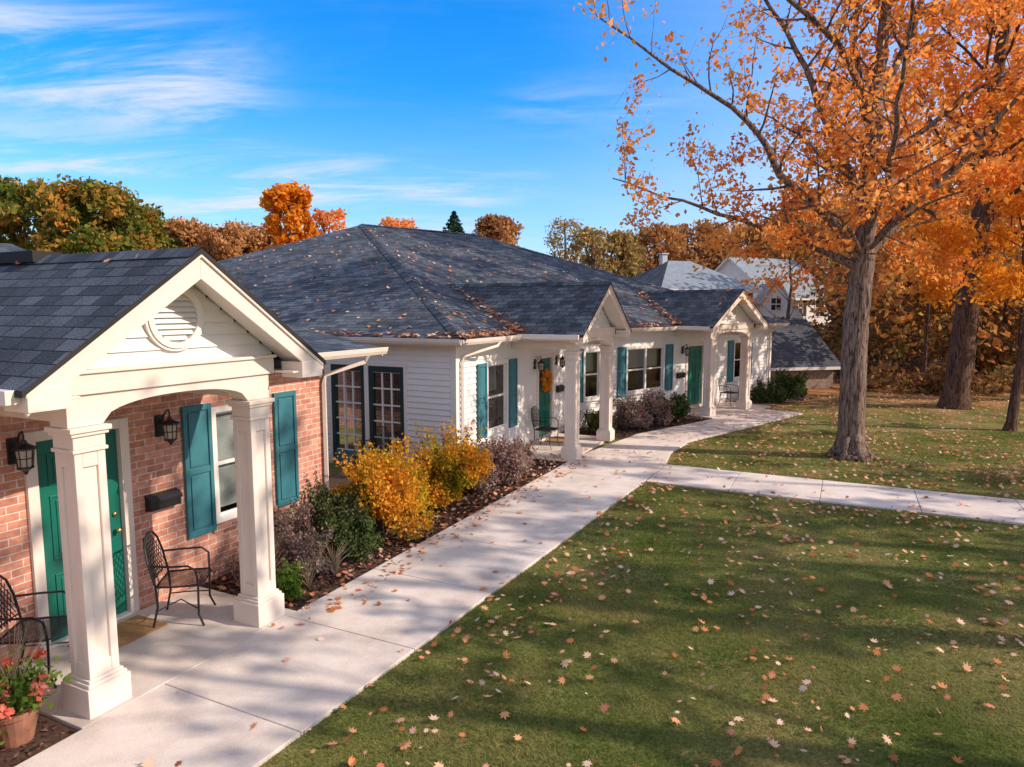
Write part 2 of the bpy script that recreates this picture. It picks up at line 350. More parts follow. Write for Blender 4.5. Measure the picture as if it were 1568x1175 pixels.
def column(mb,F,s,n,zt=2.37,mat=TRIM):
    def sq(w,z0,z1,m=mat): mb.box(F,s-w/2,s+w/2,n-w/2,n+w/2,z0,z1,m)
    sq(.36,.03,.27); sq(.325,.27,.30); sq(.29,.30,.325)
    z0,z1=.325,zt-.2; sq(.205,z0,z1)
    h=.125; i=.07
    for a in (-1,1):
        for b in (-1,1):
            x0,x1=sorted((s+a*h,s+a*(h-i+.005))); y0,y1=sorted((n+b*h,n+b*(h-i+.005)))
            mb.box(F,x0,x1,y0,y1,z0,z1,mat)
    for a,b in [(z0,z0+.12),(z1-.12,z1)]:
        mb.box(F,s-.06,s+.06,n-.123,n+.123,a,b,mat); mb.box(F,s-.123,s+.123,n-.06,n+.06,a,b,mat)
    sq(.285,z1,z1+.03); sq(.26,z1+.03,zt-.07); sq(.30,zt-.07,zt-.04); sq(.335,zt-.04,zt)
def porch(H,F,c,hs,hw,nc,zp,nback,zeave=2.76,ridgevent=False):
    t=MB(); 
    for sg in (-1,1): column(t,F,c+sg*hs,nc)
    t.build('porch_columns',H,bevel=.006)
    t=MB(); z1=2.62; k=20; sp=hs-.13
    lo=[]; 
    for i in range(k+1):
        x=-sp+2*sp*i/k; lo.append((c+x,2.375+.17*math.sqrt(max(0,1-(abs(x)/sp)**2.4))))
    poly=[(c-hs-.15,2.372),(c-sp,2.372)]+lo[1:-1]+[(c+sp,2.372),(c+hs+.15,2.372),(c+hs+.15,z1),(c-hs-.15,z1)]
    t.extr(F,poly,nc-.11,nc+.11,TRIM)
    for sg in (-1,1):
        x=c+sg*hs; t.box(F,x-.105,x+.105,.03,nc-.112,2.40,z1-.003,TRIM)
    t.box(F,c-hs-.1,c+hs+.1,.03,nc-.05,z1+.004,z1+.03,TRIMW)
    t.box(F,c-hs-.20,c+hs+.20,nc-.10,nc+.14,z1+.002,2.785,TRIM)
    t.box(F,c-hs-.22,c+hs+.22,nc-.10,nc+.165,2.785,2.815,TRIM)
    sl=(zp-zeave)/hw; front=nc+.42
    for sg in (-1,1):
        a,b=sorted((c+sg*(hs+.205),c+sg*(hw-.02)))
        t.box(F,a,b,.1,front-.03,2.63,2.65,TRIM)
        a,b=sorted((c+sg*(hw-.03),c+sg*(hw-.005)))
        t.box(F,a,b,.1,front-.035,2.60,2.735,TRIM)
        a,b=sorted((c+sg*(hw+.0),c+sg*(hw+.10)))
        t.box(F,a,b,.15,front-.06,2.635,2.735,TRIM)
        a,b=sorted((c+sg*(hw-.30),c+sg*(hw-.001)))
        t.box(F,a,b,nc+.145,front+.012,2.575,2.74,TRIM)
        rw=.20
        q=[(c+sg*hw,zeave-.03),(c,zp-.03),(c,zp-.03-rw*1.15),(c+sg*hw,zeave-.03-rw*.9)]
        t.extr(F,q,front-.03,front,TRIM)
        q=[(c+sg*(hw+.01),zeave-.012),(c,zp-.004),(c,zp-.075),(c+sg*(hw+.01),zeave-.085)]
        t.extr(F,q,front+.002,front+.022,TRIM)
        q=[(c+sg*(hw-.02),zeave-.12),(c,zp-.11),(c,zp-.14),(c+sg*(hw-.02),zeave-.15)]
        t.extr(F,q,nc+.06,front-.032,TRIMW)
    t.build('porch_trim',H,bevel=.005)
    t=MB()
    siding(t,F,0,0,2.815,zp,[],n=nc+.03,tri=(c,hw-.1,2.70,zp-.1))
    t.build('gable_siding',H,recalc=False)
    t=MB(); cz=2.815+(zp-2.815)*.40; n0=nc+.055
    def ring(r0,r1,n1,mat,sd=36):
        for i in range(sd):
            a=2*math.pi*i/sd; b=2*math.pi*(i+1)/sd
            P=[(c+r0*math.cos(a),cz+r0*math.sin(a)),(c+r1*math.cos(a),cz+r1*math.sin(a)),(c+r1*math.cos(b),cz+r1*math.sin(b)),(c+r0*math.cos(b),cz+r0*math.sin(b))]
            t.face([F.p(x,n1,z) for x,z in P],mat)
            t.face([F.p(P[1][0],n1,P[1][1]),F.p(P[2][0],n1,P[2][1]),F.p(P[2][0],n0-.03,P[2][1]),F.p(P[1][0],n0-.03,P[1][1])],mat)
            t.face([F.p(P[0][0],n1,P[0][1]),F.p(P[3][0],n1,P[3][1]),F.p(P[3][0],n0-.03,P[3][1]),F.p(P[0][0],n0-.03,P[0][1])],mat)
    ring(.225,.275,n0+.035,TRIMW); ring(.275,.30,n0+.02,TRIMW)
    t.face([F.p(c+.23*math.cos(2*math.pi*i/24),n0-.02,cz+.23*math.sin(2*math.pi*i/24)) for i in range(24)],GREYW)
    z=-.2
    while z<.2:
        w=math.sqrt(.23**2-z*z); t.face([F.p(c-w,n0+.022,cz+z),F.p(c+w,n0+.022,cz+z),F.p(c+w,n0-.01,cz+z+.045),F.p(c-w,n0-.01,cz+z+.045)],WHITE); z+=.05
    t.build('gable_vent',H,recalc=False)
    t=MB(); L=math.hypot(hw,zp-zeave)
    for sg in (-1,1):
        f=front+.03
        e=c+sg*(hw+.04); ze=zeave-.04*sl
        P=[F.p(e,f,ze),F.p(e,nback,ze),F.p(c,nback,zp),F.p(c,f,zp)]
        uv=[(f,0),(nback,0),(nback,L),(f,L)]; t.face(P,SHING,uv)
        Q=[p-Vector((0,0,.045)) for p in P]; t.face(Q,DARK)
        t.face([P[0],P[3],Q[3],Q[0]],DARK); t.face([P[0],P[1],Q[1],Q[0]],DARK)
        cc=c+sg*.13; t.face([F.p(cc,f,zp-.13*sl+.012),F.p(cc,nback,zp-.13*sl+.012),F.p(c,nback,zp+.014),F.p(c,f,zp+.014)],SHING,[(f*2,0),(nback*2,0),(nback*2,.13),(f*2,.13)])
    if ridgevent: t.box(F,c-.14,c+.14,-2.6,-.4,zp-.06,zp+.05,DARK)
    t.build('porch_roof',H,recalc=False)
def rface(mb,pts,mat=SHING,dirn=None):
    p=[Vector(q) for q in pts]; e=(p[1]-p[0]).normalized(); n=(p[1]-p[0]).cross(p[2]-p[0]).normalized(); u=n.cross(e)
    if u.z<0: u=-u
    mb.face(p,mat,[((q-p[0]).dot(e),(q-p[0]).dot(u)) for q in p])
def lantern(F,s,n,z):
    t=MB(); o=F
    t.box(o,s-.05,s+.05,n,n+.03,z-.12,z+.12,BLACK)
    arm=[o.p(s,n+.02,z+.02),o.p(s,n+.08,z+.10),o.p(s,n+.13,z+.17),o.p(s,n+.17,z+.19),o.p(s,n+.185,z+.15),o.p(s,n+.185,z+.10)]
    t.tube(arm,.009,BLACK,6)
    sc=[o.p(s,n+.02,z-.06),o.p(s,n+.07,z-.10),o.p(s,n+.10,z-.04),o.p(s,n+.07,z+.0)]; t.tube(sc,.006,BLACK,5)
    c=o.p(s,n+.185,z)
    t.lathe(c,[(.004,.115),(.02,.11),(.03,.08),(.095,.045),(.1,.03),(.075,.025)],BLACK,8)
    t.lathe(c,[(.07,.028),(.055,-.13)],BULB,8)
    t.lathe(c,[(.062,-.125),(.07,-.14),(.045,-.155),(.02,-.175),(.012,-.20),(.002,-.205)],BLACK,8)
    for k in range(8):
        a=2*math.pi*k/8
        t.tube([c+Vector((.074*math.cos(a),.074*math.sin(a),.03)),c+Vector((.058*math.cos(a),.058*math.sin(a),-.13))],.005,BLACK,4)
    for zz,rr in [(-.05,.067)]:
        t.tube([c+Vector((rr*math.cos(2*math.pi*i/12),rr*math.sin(2*math.pi*i/12),zz)) for i in range(13)],.004,BLACK,4,cap=False)
    t.build('wall_lantern')
def mailbox(F,s,n,z):
    t=MB(); t.extr(Fr(F.p(s-.19,n,0).to_2d(),F.n,F.a),[(0,z-.09),(.09,z-.08),(.10,z+.03),(.06,z+.075),(0,z+.09)],0,.38,BLACK)
    t.extr(Fr(F.p(s-.2,n,0).to_2d(),F.n,F.a),[(.0,z+.092),(.065,z+.079),(.112,z+.03),(.112,z+.0),(.104,z+.0),(.104,z+.03),(.06,z+.073),(0,z+.086)],0,.40,BLACK)
    t.build('wall_mailbox',bevel=.004)
def door(H,F,s0,s1,z1=2.05,mat=GREEN,glass=False):
    t=MB(); c=.10
    t.box(F,s0-c,s0,-.08,.04,.03,z1+c,TRIM); t.box(F,s1,s1+c,-.08,.04,.03,z1+c,TRIM); t.box(F,s0,s1,-.08,.038,z1,z1+c,TRIM)
    t.box(F,s0,s1,-.08,.05,.03,.06,TRIMW)
    t.build('door_frame',H,bevel=.004)
    t=MB(); a,b=s0+.004,s1-.004
    t.box(F,a,b,-.06,-.02,.062,z1-.003,mat); w=b-a; m=(a+b)/2
    for x0,x1 in [(a+.11,m-.05),(m+.05,b-.11)]:
        for p0,p1 in [(.2,.72),(.86,1.5),(1.6,z1-.14)]:
            for q in [(x0,x1,p0,p0+.025),(x0,x1,p1-.025,p1),(x0,x0+.025,p0+.025,p1-.025),(x1-.025,x1,p0+.025,p1-.025)]:
                t.box(F,q[0],q[1],-.02,-.008,q[2],q[3],mat)
            t.box(F,x0+.055,x1-.055,-.02,-.010,p0+.055,p1-.055,mat)
    t.build('door_panel',H,bevel=.004)
    t=MB(); k=F.p(b-.07,.035,.98); t.tube([F.p(b-.07,-.02,.98),F.p(b-.07,.02,.98)],.012,BRASS,8)
    t.lathe((k.x,k.y,k.z),[(.001,-.03),(.022,-.02),(.03,0),(.022,.02),(.001,.03)],BRASS,10)
    t.tube([F.p(b-.07,-.02,1.15),F.p(b-.07,.0,1.15)],.025,BRASS,10); t.build('door_knob',H,smooth=True)
def downspout(H,pts):
    t=MB(); t.tube(pts,.038,TRIM,4); t.build('downspout',H,bevel=.004)
def gutter(mb,F,s0,s1,n,z):
    mb.extr(Fr(F.p(s0,n,0).to_2d(),F.n,F.a),[(0,z-.11),(.07,z-.11),(.10,z-.06),(.115,z),(.105,z),(.09,z-.05),(.065,z-.10),(.0,z-.10)],0,s1-s0,TRIM)
# ---------------------------------------------------------------- brick house
HA=empty('brick_house')
t=MB(); zt=2.62
def wallrects(mb,F,s0,s1,z0,z1,ops,n0,n1,mat):
    x=s0
    for (a,b,p,q) in sorted(ops):
        mb.box(F,x,a,n0,n1,z0,z1,mat)
        if p>z0: mb.box(F,a,b,n0,n1,z0,p,mat)
        mb.box(F,a,b,n0,n1,q,z1,mat); x=b
    mb.box(F,x,s1,n0,n1,z0,z1,mat)
wallrects(t,W,-7,3.2,-.1,zt,[(-.84,.06,-.1,2.10),(1.2,2.12,.66,2.12)],-.22,0,BRICK)
t.box(W,2.98,3.2,-9,-.22,-.1,zt,BRICK); t.box(W,-7,-6.8,-9,-.22,-.1,zt,BRICK); t.box(W,-6.8,2.98,-9,-8.8,-.1,zt,BRICK)
t.box(W,1.14,2.18,-.0,.03,.585,.655,BRICK)
t.build('brick_walls',HA)
T=MB(); Gl=MB()
window(T,Gl,W,1.22,2.10,.68,2.10,n=-.06,blinds=.95)
T.build('window_frames',HA,bevel=.003); Gl.build('window_glass_and_blinds',HA,recalc=False)
t=MB(); shutter(t,W,.78,1.17,.62,2.17,0.002); shutter(t,W,2.17,2.57,.62,2.17,.002); t.build('shutters',HA,bevel=.005)
door(HA,W,-.80,.02)
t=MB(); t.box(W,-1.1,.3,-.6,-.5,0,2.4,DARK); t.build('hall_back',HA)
porch(HA,W,-.315,.875,1.47,1.34,3.80,-3.4,ridgevent=True)
t=MB(); n0=.42; zE=2.70; sA=1.8; nr=-4.9; zr=4.27
P=lambda s,n,z:W.p(s,n,z)
rface(t,[P(-8,n0,zE),P(sA,n0,zE),P(sA,nr,zr),P(-8,nr,zr)])
rface(t,[P(sA,2*nr-n0,zE),P(-8,2*nr-n0,zE),P(-8,nr,zr),P(sA,nr,zr)])
rface(t,[P(sA-.02,n0,zE-.01),P(4.0,n0,zE-.01),P(4.0,-4.0,zE+.175*4.42),P(sA-.02,-4.0,zE+.175*4.42)])
rface(t,[P(4.0,-9.3,zE),P(sA,-9.3,zE),P(sA,-4.0,zE+.175*4.42),P(4.0,-4.0,zE+.175*4.42)])
t.face([P(4.0,n0,zE-.02),P(4.0,-4,zE+.76),P(4.0,-9.3,zE),P(4,-9.3,2.6),P(4,n0,2.6)],TRIM)
t.face([P(sA,n0,zE),P(sA,nr,zr),P(sA,2*nr-n0,zE)],WHITE)
t.build('roof',HA,recalc=False)
t=MB(); t.box(W,1.15,4.0,.02,.41,2.585,2.61,TRIMW); t.box(W,3.21,3.99,-9.2,.40,2.59,2.606,TRIMW)
t.box(W,-7,-1.8,.02,.41,2.585,2.61,TRIMW)
t.box(W,1.15,4.0,.40,.425,2.58,2.69,TRIM); gutter(t,W,1.2,4.02,.427,2.70); t.box(W,-8,-1.8,.40,.425,2.58,2.69,TRIM); gutter(t,W,-8,-1.85,.427,2.70)
t.box(W,4.0,4.03,-4,.425,2.56,2.69,TRIM)
t.build('eaves_and_gutter',HA,bevel=.004)
downspout(HA,[P(3.6,.47,2.6),P(3.6,.42,2.5),P(3.14,.06,2.33),P(3.12,.05,2.2),P(3.12,.05,.1)])
lantern(W,.50,0,2.0); lantern(W,-.98,0,2.0); mailbox(W,.47,0,1.17)
# ---------------------------------------------------------------- white house
HB=empty('white_siding_house')
t=MB(); zt=2.62
opB=[(1.24,2.17,.70,2.12),(3.84,4.76,-.1,2.1)]
opC=[(.67,1.33,.78,2.12),(2.51,4.31,.80,2.12),(5.56,6.50,-.1,2.1),(8.41,9.17,.80,2.12)]
opL=[(1.17,2.03,-.1,2.12),(2.14,3.0,-.1,2.12)]
siding(t,B,0,5.79,-.05,zt,opB); siding(t,Cc,0,11,-.05,zt,opC); siding(t,BL,0,14,-.05,zt,opL)
CE=Fr(Cc.p(11,0,0).to_2d(),-Cc.n,Cc.a); siding(t,CE,0,15,-.05,zt,[])
bk=BL.p(14,0,0); bk2=CE.p(15,0,0); t.face([bk,bk2,bk2+Vector((0,0,zt)),bk+Vector((0,0,zt))],WHITE)
t.build('siding_walls',HB,recalc=False)
t=MB()
t.box(B,-.03,.09,.018,.034,0,zt,TRIMW); t.box(BL,-.035,.09,.018,.034,0,zt,TRIMW); t.box(Cc,10.9,11.03,-.1,.034,0,zt,TRIMW)
for F,l in [(B,5.79),(Cc,11),(BL,14)]: t.box(F,.1,l-.1,-.05,.020,-.02,.12,CONC)
t.build('corner_boards_and_foundation',HB,bevel=.003)
T=MB(); Gl=MB()
window(T,Gl,B,1.21,2.20,.66,2.16,blinds=.0)
window(T,Gl,Cc,.64,1.36,.75,2.15,blinds=.0); window(T,Gl,Cc,2.48,4.34,.77,2.15,div=2,blinds=.0); window(T,Gl,Cc,8.38,9.2,.77,2.15,blinds=0)
for F,a,b in [(B,1.3,2.1),(Cc,2.6,4.25),(Cc,.7,1.3)]:
    Gl.face([F.p(a,-.2,1.5),F.p(b,-.2,1.5),F.p(b,-.22,2.1),F.p(a,-.22,2.1)],BLIND)
for a,b in [(1.17,2.03),(2.14,3.0)]:
    for q in [(a,a+.09),(b-.09,b)]: T.box(BL,q[0],q[1],-.04,.038,.03,2.12,DKGREEN)
    T.box(BL,a+.09,b-.09,-.04,.036,2.0,2.12,DKGREEN); T.box(BL,a+.09,b-.09,-.04,.036,.03,.32,TEAL)
    for i in range(1,3):
        x=a+.09+(b-a-.18)*i/3; T.box(BL,x-.014,x+.014,-.015,.014,.32,2.0,TRIMW)
    for i in range(0,6):
        z=.32+(1.68)*i/5; T.box(BL,a+.09,b-.09,-.014,.012,z-.014,z+.014,TRIMW)
    T.box(BL,a-.07,a,.0,.04,.03,2.19,TRIMW); T.box(BL,b,b+.045,.0,.04,.03,2.19,TRIMW); T.box(BL,a,b,.0,.042,2.12,2.19,TRIMW)
    Gl.face([BL.p(a+.09,-.02,.3),BL.p(b-.09,-.02,.3),BL.p(b-.09,-.02,2.0),BL.p(a+.09,-.02,2.0)],GLASS)
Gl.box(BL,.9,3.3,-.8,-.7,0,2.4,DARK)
T.build('window_and_door_frames',HB,bevel=.003); Gl.build('window_glass',HB,recalc=False)
t=MB()
for F,a,b in [(B,.80,1.18),(B,2.23,2.62),(Cc,.24,.61),(Cc,1.39,1.72),(Cc,2.08,2.45),(Cc,4.37,4.75),(Cc,8.0,8.34),(Cc,9.24,9.58)]: shutter(t,F,a,b,.64 if F is B else .72,2.16)
t.build('shutters',HB,bevel=.005)
door(HB,B,3.88,4.72); door(HB,Cc,5.6,6.46)
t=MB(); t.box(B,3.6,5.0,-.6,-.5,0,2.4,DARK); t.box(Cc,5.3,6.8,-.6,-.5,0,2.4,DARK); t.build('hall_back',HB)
porch(HB,B,3.67,1.16,1.70,1.42,3.86,-2.9)
porch(HB,Cc,6.0,1.05,1.62,1.22,3.84,-2.9)
t=MB(); zE=2.72
E0=Vector((B.p(-.4,.4,zE))); nb=Vector((B.n.x+Cc.n.x,B.n.y+Cc.n.y,0))/(1+B.n.dot(Cc.n))
E1=Cc.o+nb*.4+Vector((0,0,zE)); Pk=Cc.o-nb*7.85+Vector((0,0,6.0))
E2=Cc.p(11.4,.4,zE); Q=Cc.p(3.2,-7.85,6.0); EL=B.p(-.4,-16.4,zE); ER=Cc.p(11.4,-16,zE)
rface(t,[E0,E1,Pk]); rface(t,[E1,E2,Q,Pk]); rface(t,[EL,E0,Pk]); rface(t,[E2,ER,Q]); rface(t,[ER,EL,Pk,Q])
for a,b in [(E0,Pk),(Pk,Q),(Q,E2)]:
    d=(b-a); sd=d.cross(Vector((0,0,1))).normalized()*.13
    k=int(d.length/.2)
    for i in range(k):
        p=a+d*(i/k); q=a+d*((i+1.25)/k); lift=Vector((0,0,.030)); l2=Vector((0,0,.022))
        for sg in (-1,1): t.face([p+lift,q+l2,q+sd*sg-Vector((0,0,.03)),p+sd*sg-Vector((0,0,.022))],SHING,[(i*.37,.02),(i*.37+.15,.02),(i*.37+.15,.13),(i*.37,.13)])
t.build('roof',HB,recalc=False)
t=MB()
zs=2.60
t.face([B.p(-.4,.4,zs),Vector((E1.x,E1.y,zs)),Cc.p(0,0,zs),B.p(-.4,-.1,zs)],TRIMW); t.face([Vector((E1.x,E1.y,zs)),Cc.p(11.4,.4,zs),Cc.p(11.4,-.1,zs),Cc.p(0,-.1,zs)],TRIMW)
t.face([BL.p(-.4,.4,zs+.002),BL.p(15,.4,zs+.002),BL.p(15,-.1,zs+.002),BL.p(-.4,-.1,zs+.002)],TRIMW)
t.box(B,-.38,1.95,.385,.405,2.58,2.71,TRIM); gutter(t,B,-.4,1.93,.407,2.72); t.box(B,5.4,5.65,.385,.405,2.58,2.71,TRIM)
t.box(Cc,.1,4.3,.385,.405,2.58,2.71,TRIM); gutter(t,Cc,.2,4.3,.407,2.72); t.box(Cc,7.7,11.4,.385,.405,2.58,2.71,TRIM); gutter(t,Cc,7.7,11.4,.407,2.72)
t.box(BL,-.38,15,.385,.405,2.58,2.71,TRIM); gutter(t,BL,-.4,15,.407,2.72)
t.build('eaves_and_gutter',HB,bevel=.004)
downspout(HB,[B.p(1.0,.46,2.63),B.p(.9,.44,2.53),B.p(.20,.09,2.36),B.p(.14,.07,2.2),B.p(.14,.07,.1)])
downspout(HB,[Cc.p(10.6,.46,2.63),Cc.p(10.75,.09,2.36),Cc.p(10.8,.07,2.2),Cc.p(10.8,.07,.1)])
lantern(B,3.66,0,1.95); lantern(B,5.02,0,1.95); lantern(Cc,5.3,0,1.95); mailbox(B,5.2,0,1.2); mailbox(Cc,5.2,0,1.15); lantern(Cc,6.8,0,1.95)
a=G.uniform(0,2*np.pi,700); rr=.20+G.normal(0,.035,700)
PP=np.array([[*(B.p(4.3+r_*math.cos(x),.04+abs(R.gauss(0,.03)),1.5+r_*math.sin(x)))] for x,r_ in zip(a,rr)])
npmesh('door_wreath',leaves(PP,.045,QD),4,BRIGHT)
# ---------------------------------------------------------------- ground, paths
t=MB(); g=400; t.face([(-g,-g,0),(g,-g,0),(g,g,0),(-g,g,0)],GROUND); t.build('ground',recalc=False)
def redge(s): return 3.13+(s+.96)*.039
PA=MB()
def slab(pts,z=.035,ins=.004):
    p=[Vector((q.x,q.y,0)) for q in pts]; c=sum(p,Vector())/len(p)
    p=[q+(c-q).normalized()*ins*1.4 for q in p]
    k=len(p); b=len(PA.v); PA.v+=[tuple(q+Vector((0,0,-.05))) for q in p]+[tuple(q+Vector((0,0,z))) for q in p]
    mi=PA.mi(CONC); PA.f.append([b+i for i in range(k)]); PA.f.append([b+k+i for i in reversed(range(k))])
    for i in range(k): j=(i+1)%k; PA.f.append([b+i,b+j,b+k+j,b+k+i])
    PA.m+=[mi]*(k+2); PA.u+=[[(0,0)]*k]*2+[[(0,0)]*4]*k
js=[-5.2,-3.7,-2.2,-.75,.72,2.2,3.65,5.1,6.55,8.0]
for a,b in zip(js[:-1],js[1:]): slab([W.p(a,1.57,0),W.p(b,1.57,0),W.p(b,redge(b),0),W.p(a,redge(a),0)])
slab([W.p(8.0,1.57,0),W.p(9.58,1.57,0),W.p(9.58,3.5,0),W.p(8,3.48,0)])
n=3.5
while n<26:
    slab([W.p(8.0,n,0),W.p(8.0,n+1.5,0),W.p(9.55,n+1.5,0),W.p(9.55,n,0)]); n+=1.5
a0,a1=W.p(9.58,1.57,0),W.p(9.58,3.5,0); b0,b1=Cc.p(.8,1.72,0),Cc.p(.8,3.25,0); m0,m1=(a0+b0)/2,(a1+b1)/2+Vector((-.12,.05,0))
slab([a0,m0,m1,a1]); slab([m0,b0,b1,m1])
k=[.8,2.3,3.8,5.3,6.5,7.5]
for a,b in zip(k[:-1],k[1:]): slab([Cc.p(a,1.7,0),Cc.p(b,1.7 if b<4 else 1.6,0),Cc.p(b,3.2-.03*b,0),Cc.p(a,3.2-.03*a,0)])
slab([Cc.p(4.6,.03,0),Cc.p(8.2,.03,0),Cc.p(8.2,1.59,0),Cc.p(4.6,1.59,0)])
slab([W.p(-1.47,.03,0),W.p(.86,.03,0),W.p(.86,1.57,0),W.p(-1.47,1.57,0)])
slab([B.p(2.2,.03,0),B.p(5.2,.03,0),B.p(5.2,1.455,0),B.p(2.2,1.455,0)])
PA.build('concrete_walkway',bevel=.008)
t=MB()
t.face([W.p(.86,0,.006),W.p(10.5,-.0,.006),W.p(10.5,1.6,.006),W.p(.86,1.6,.006)],MULCH)
t.face([W.p(3.2,0,.0045),W.p(6.0,0,.0045),W.p(6.0,-4,.0045),W.p(3.2,-4,.0045)],MULCH)
t.face([W.p(-7,0,.006),W.p(-1.47,0,.006),W.p(-1.47,1.6,.006),W.p(-7,1.6,.006)],MULCH)
t.face([Cc.p(-1,0,.009),Cc.p(11.6,0,.009),Cc.p(11.6,1.5,.009),Cc.p(-.4,1.75,.009)],MULCH)
t.build('mulch_bed',recalc=False)
P=[]
for _ in range(9000):
    s_=R.uniform(.9,9.4); P.append(tuple(W.p(s_,R.uniform(.05,1.56),.012)))
for _ in range(3000): P.append(tuple(Cc.p(R.uniform(-.3,4.5),R.uniform(.05,1.6),.014)))
for _ in range(1500): P.append(tuple(W.p(R.uniform(-4,-1.5),R.uniform(.05,1.55),.012)))
P=np.array(P); CHIP=leafmat('bark_chips_mat',[(.03,.016,.012),(.10,.05,.035),(.20,.11,.08)],0,0)
npmesh('bark_chips',leaves(P,.03,QD,np.tile([0,0,1.],(len(P),1))+G.normal(0,.4,(len(P),3))),4,CHIP)
t=MB(); t.box(W,-.72,0.02,.15,.62,.037,.052,MAT); t.build('doormat',bevel=.004)
t=MB(); t.box(B,3.95,4.65,.15,.62,.037,.052,MAT); t.build('doormat',bevel=.004)
# ---------------------------------------------------------------- grass
def wcoord(X,Y):
    dx=X+4.12; dy=Y-7.02; return dx*W.a.x+dy*W.a.y, dx*W.n.x+dy*W.n.y
def ccoord(X,Y):
    dx=X-1.46; dy=Y-18.2; return dx*Cc.a.x+dy*Cc.a.y, dx*Cc.n.x+dy*Cc.n.y
def lawnmask(X,Y,e=0.0):
    s,n=wcoord(X,Y); cs,cn=ccoord(X,Y)
    m1=(s<7.98-e)&(n>3.13+(s+.96)*.039+e)
    m2=(s>9.58+e)&(n>3.52+e)&~((cs<7.55)&(cn<3.22+e))&~((cs>7.5)&(cn<1.5))
    return m1|m2
def blades(x0,x1,y0,y1,num,h,w):
    X=G.uniform(x0,x1,num); Y=G.uniform(y0,y1,num); e=G.normal(0,.018,num)-.025
    k=lawnmask(X,Y,e)&(np.abs(X)<Y*.86+1.2); X=X[k];Y=Y[k]; n=len(X)
    a=G.uniform(0,2*np.pi,n); patch=.75+.35*np.sin(X*1.3+np.sin(Y*.9)*2)*np.sin(Y*1.1+X*.4); hh=h*G.uniform(.5,1.3,n)*patch; V=np.zeros((n,3,3))
    V[:,0,0]=X+np.cos(a)*w; V[:,0,1]=Y+np.sin(a)*w; V[:,1,0]=X-np.cos(a)*w; V[:,1,1]=Y-np.sin(a)*w
    V[:,2,0]=X+G.normal(0,.028,n); V[:,2,1]=Y+G.normal(0,.028,n); V[:,2,2]=hh; return V.reshape(-1,3)
gv=np.concatenate([blades(-2,7.5,4,8,200000,.036,.0037),blades(-1,10,8,13,130000,.036,.005),blades(3,17,13,18,45000,.036,.009)])
npmesh('lawn_grass',gv,3,GRASS)
# ---------------------------------------------------------------- fallen leaves
def fallen():
    n0=42000
    X=G.uniform(-3,22,n0); Y=G.uniform(4,26,n0)
    d=np.hypot(X-7.5,Y-13.5); dens=.30+.55*np.exp(-(d/5.0)**2)+.22*(Y>19)
    s,n=wcoord(X,Y); lm=lawnmask(X,Y)
    dens=np.where(lm,dens,np.where((n>1.5),.05,.0)); dens=np.where(lm&(n<4.1)&(s<8),dens*1.7,dens); dens=np.where((~lm)&(n>1.5)&(s>4.5),dens*2.5,dens)
    clump=.35+.9*(np.sin(X*2.1+Y*.7)*np.sin(Y*1.7-X*.5)>0)+.5*(np.sin(X*5+Y*3)*np.sin(Y*6-X*2)>.3)
    k=G.uniform(0,1,n0)<dens*clump*.75
    z=np.where(lm,.04,.042); P=np.stack([X,Y,z+G.uniform(0,.015,n0)],1)[k]
    s=G.uniform(.9,9.5,1100); n=G.uniform(.1,2.0,1100); B2=np.array([list(W.p(a,b,.042)) for a,b in zip(s,n)])
    P=np.concatenate([P,B2]); nr=np.tile([0,0,1.],(len(P),1))+G.normal(0,.34,(len(P),3))
    return leaves(P,.056,MAPLE,nr,.4,1.3)
npmesh('fallen_leaves',fallen(),16,FALLEN)
PP=[];NN=[]
def onroof(a,b,c,num,bias=1.0):
    n=(b-a).cross(c-a).normalized()
    if n.z<0:n=-n
    for _ in range(num):
        u,v=R.random(),R.random()
        if u+v>1:u,v=1-u,1-v
        p=a+(b-a)*u+(c-a)*v+n*.02; PP.append(tuple(p)); NN.append(tuple(n))
onroof(E0,E1,Pk,260); onroof(E1,E2,Pk,240); onroof(E1,E2,Q,90); onroof(EL,E0,Pk,420)
def strip(p,q,num,up,wid):
    for _ in range(num):
        r=p+(q-p)*R.random(); x=abs(R.gauss(0,wid)); r=r+up*x+Vector((0,0,.03+.41*x)); PP.append(tuple(r)); NN.append((0,0,1))
strip(E0,B.p(2,.4,zE),200,-B.n,.10); strip(E0,BL.p(6,.4,zE),150,-BL.n,.10); strip(Cc.p(.1,.4,zE),Cc.p(4.3,.4,zE),170,-Cc.n,.12)
def valley(F,c,hw,zp,num):
    for _ in range(num):
        u=R.random()**1.5; n_=.45-u*2.7; s_=c-hw*(1-u)+R.gauss(0,.10); PP.append(tuple(F.p(s_,n_+R.gauss(0,.08),2.76+u*1.07+.05))); NN.append((0,0,1))
valley(B,3.67,1.72,3.86,230); valley(Cc,6.0,1.62,3.84,230)
for F,c,num in [(W,-.315,10),(B,3.67,30),(Cc,6,20)]:
    for _ in range(num):
        x=R.random()*1.45; PP.append(tuple(F.p(c-x,R.uniform(-1.5,1.7),3.83-x*.70+.01))); NN.append((-F.a.x*.6,-F.a.y*.6,.8))
PPn=np.array(PP); NNn=np.array(NN)+G.normal(0,.25,(len(NN),3))
npmesh('roof_leaf_litter',leaves(PPn,.064,MAPLE,NNn),16,FALLEN)
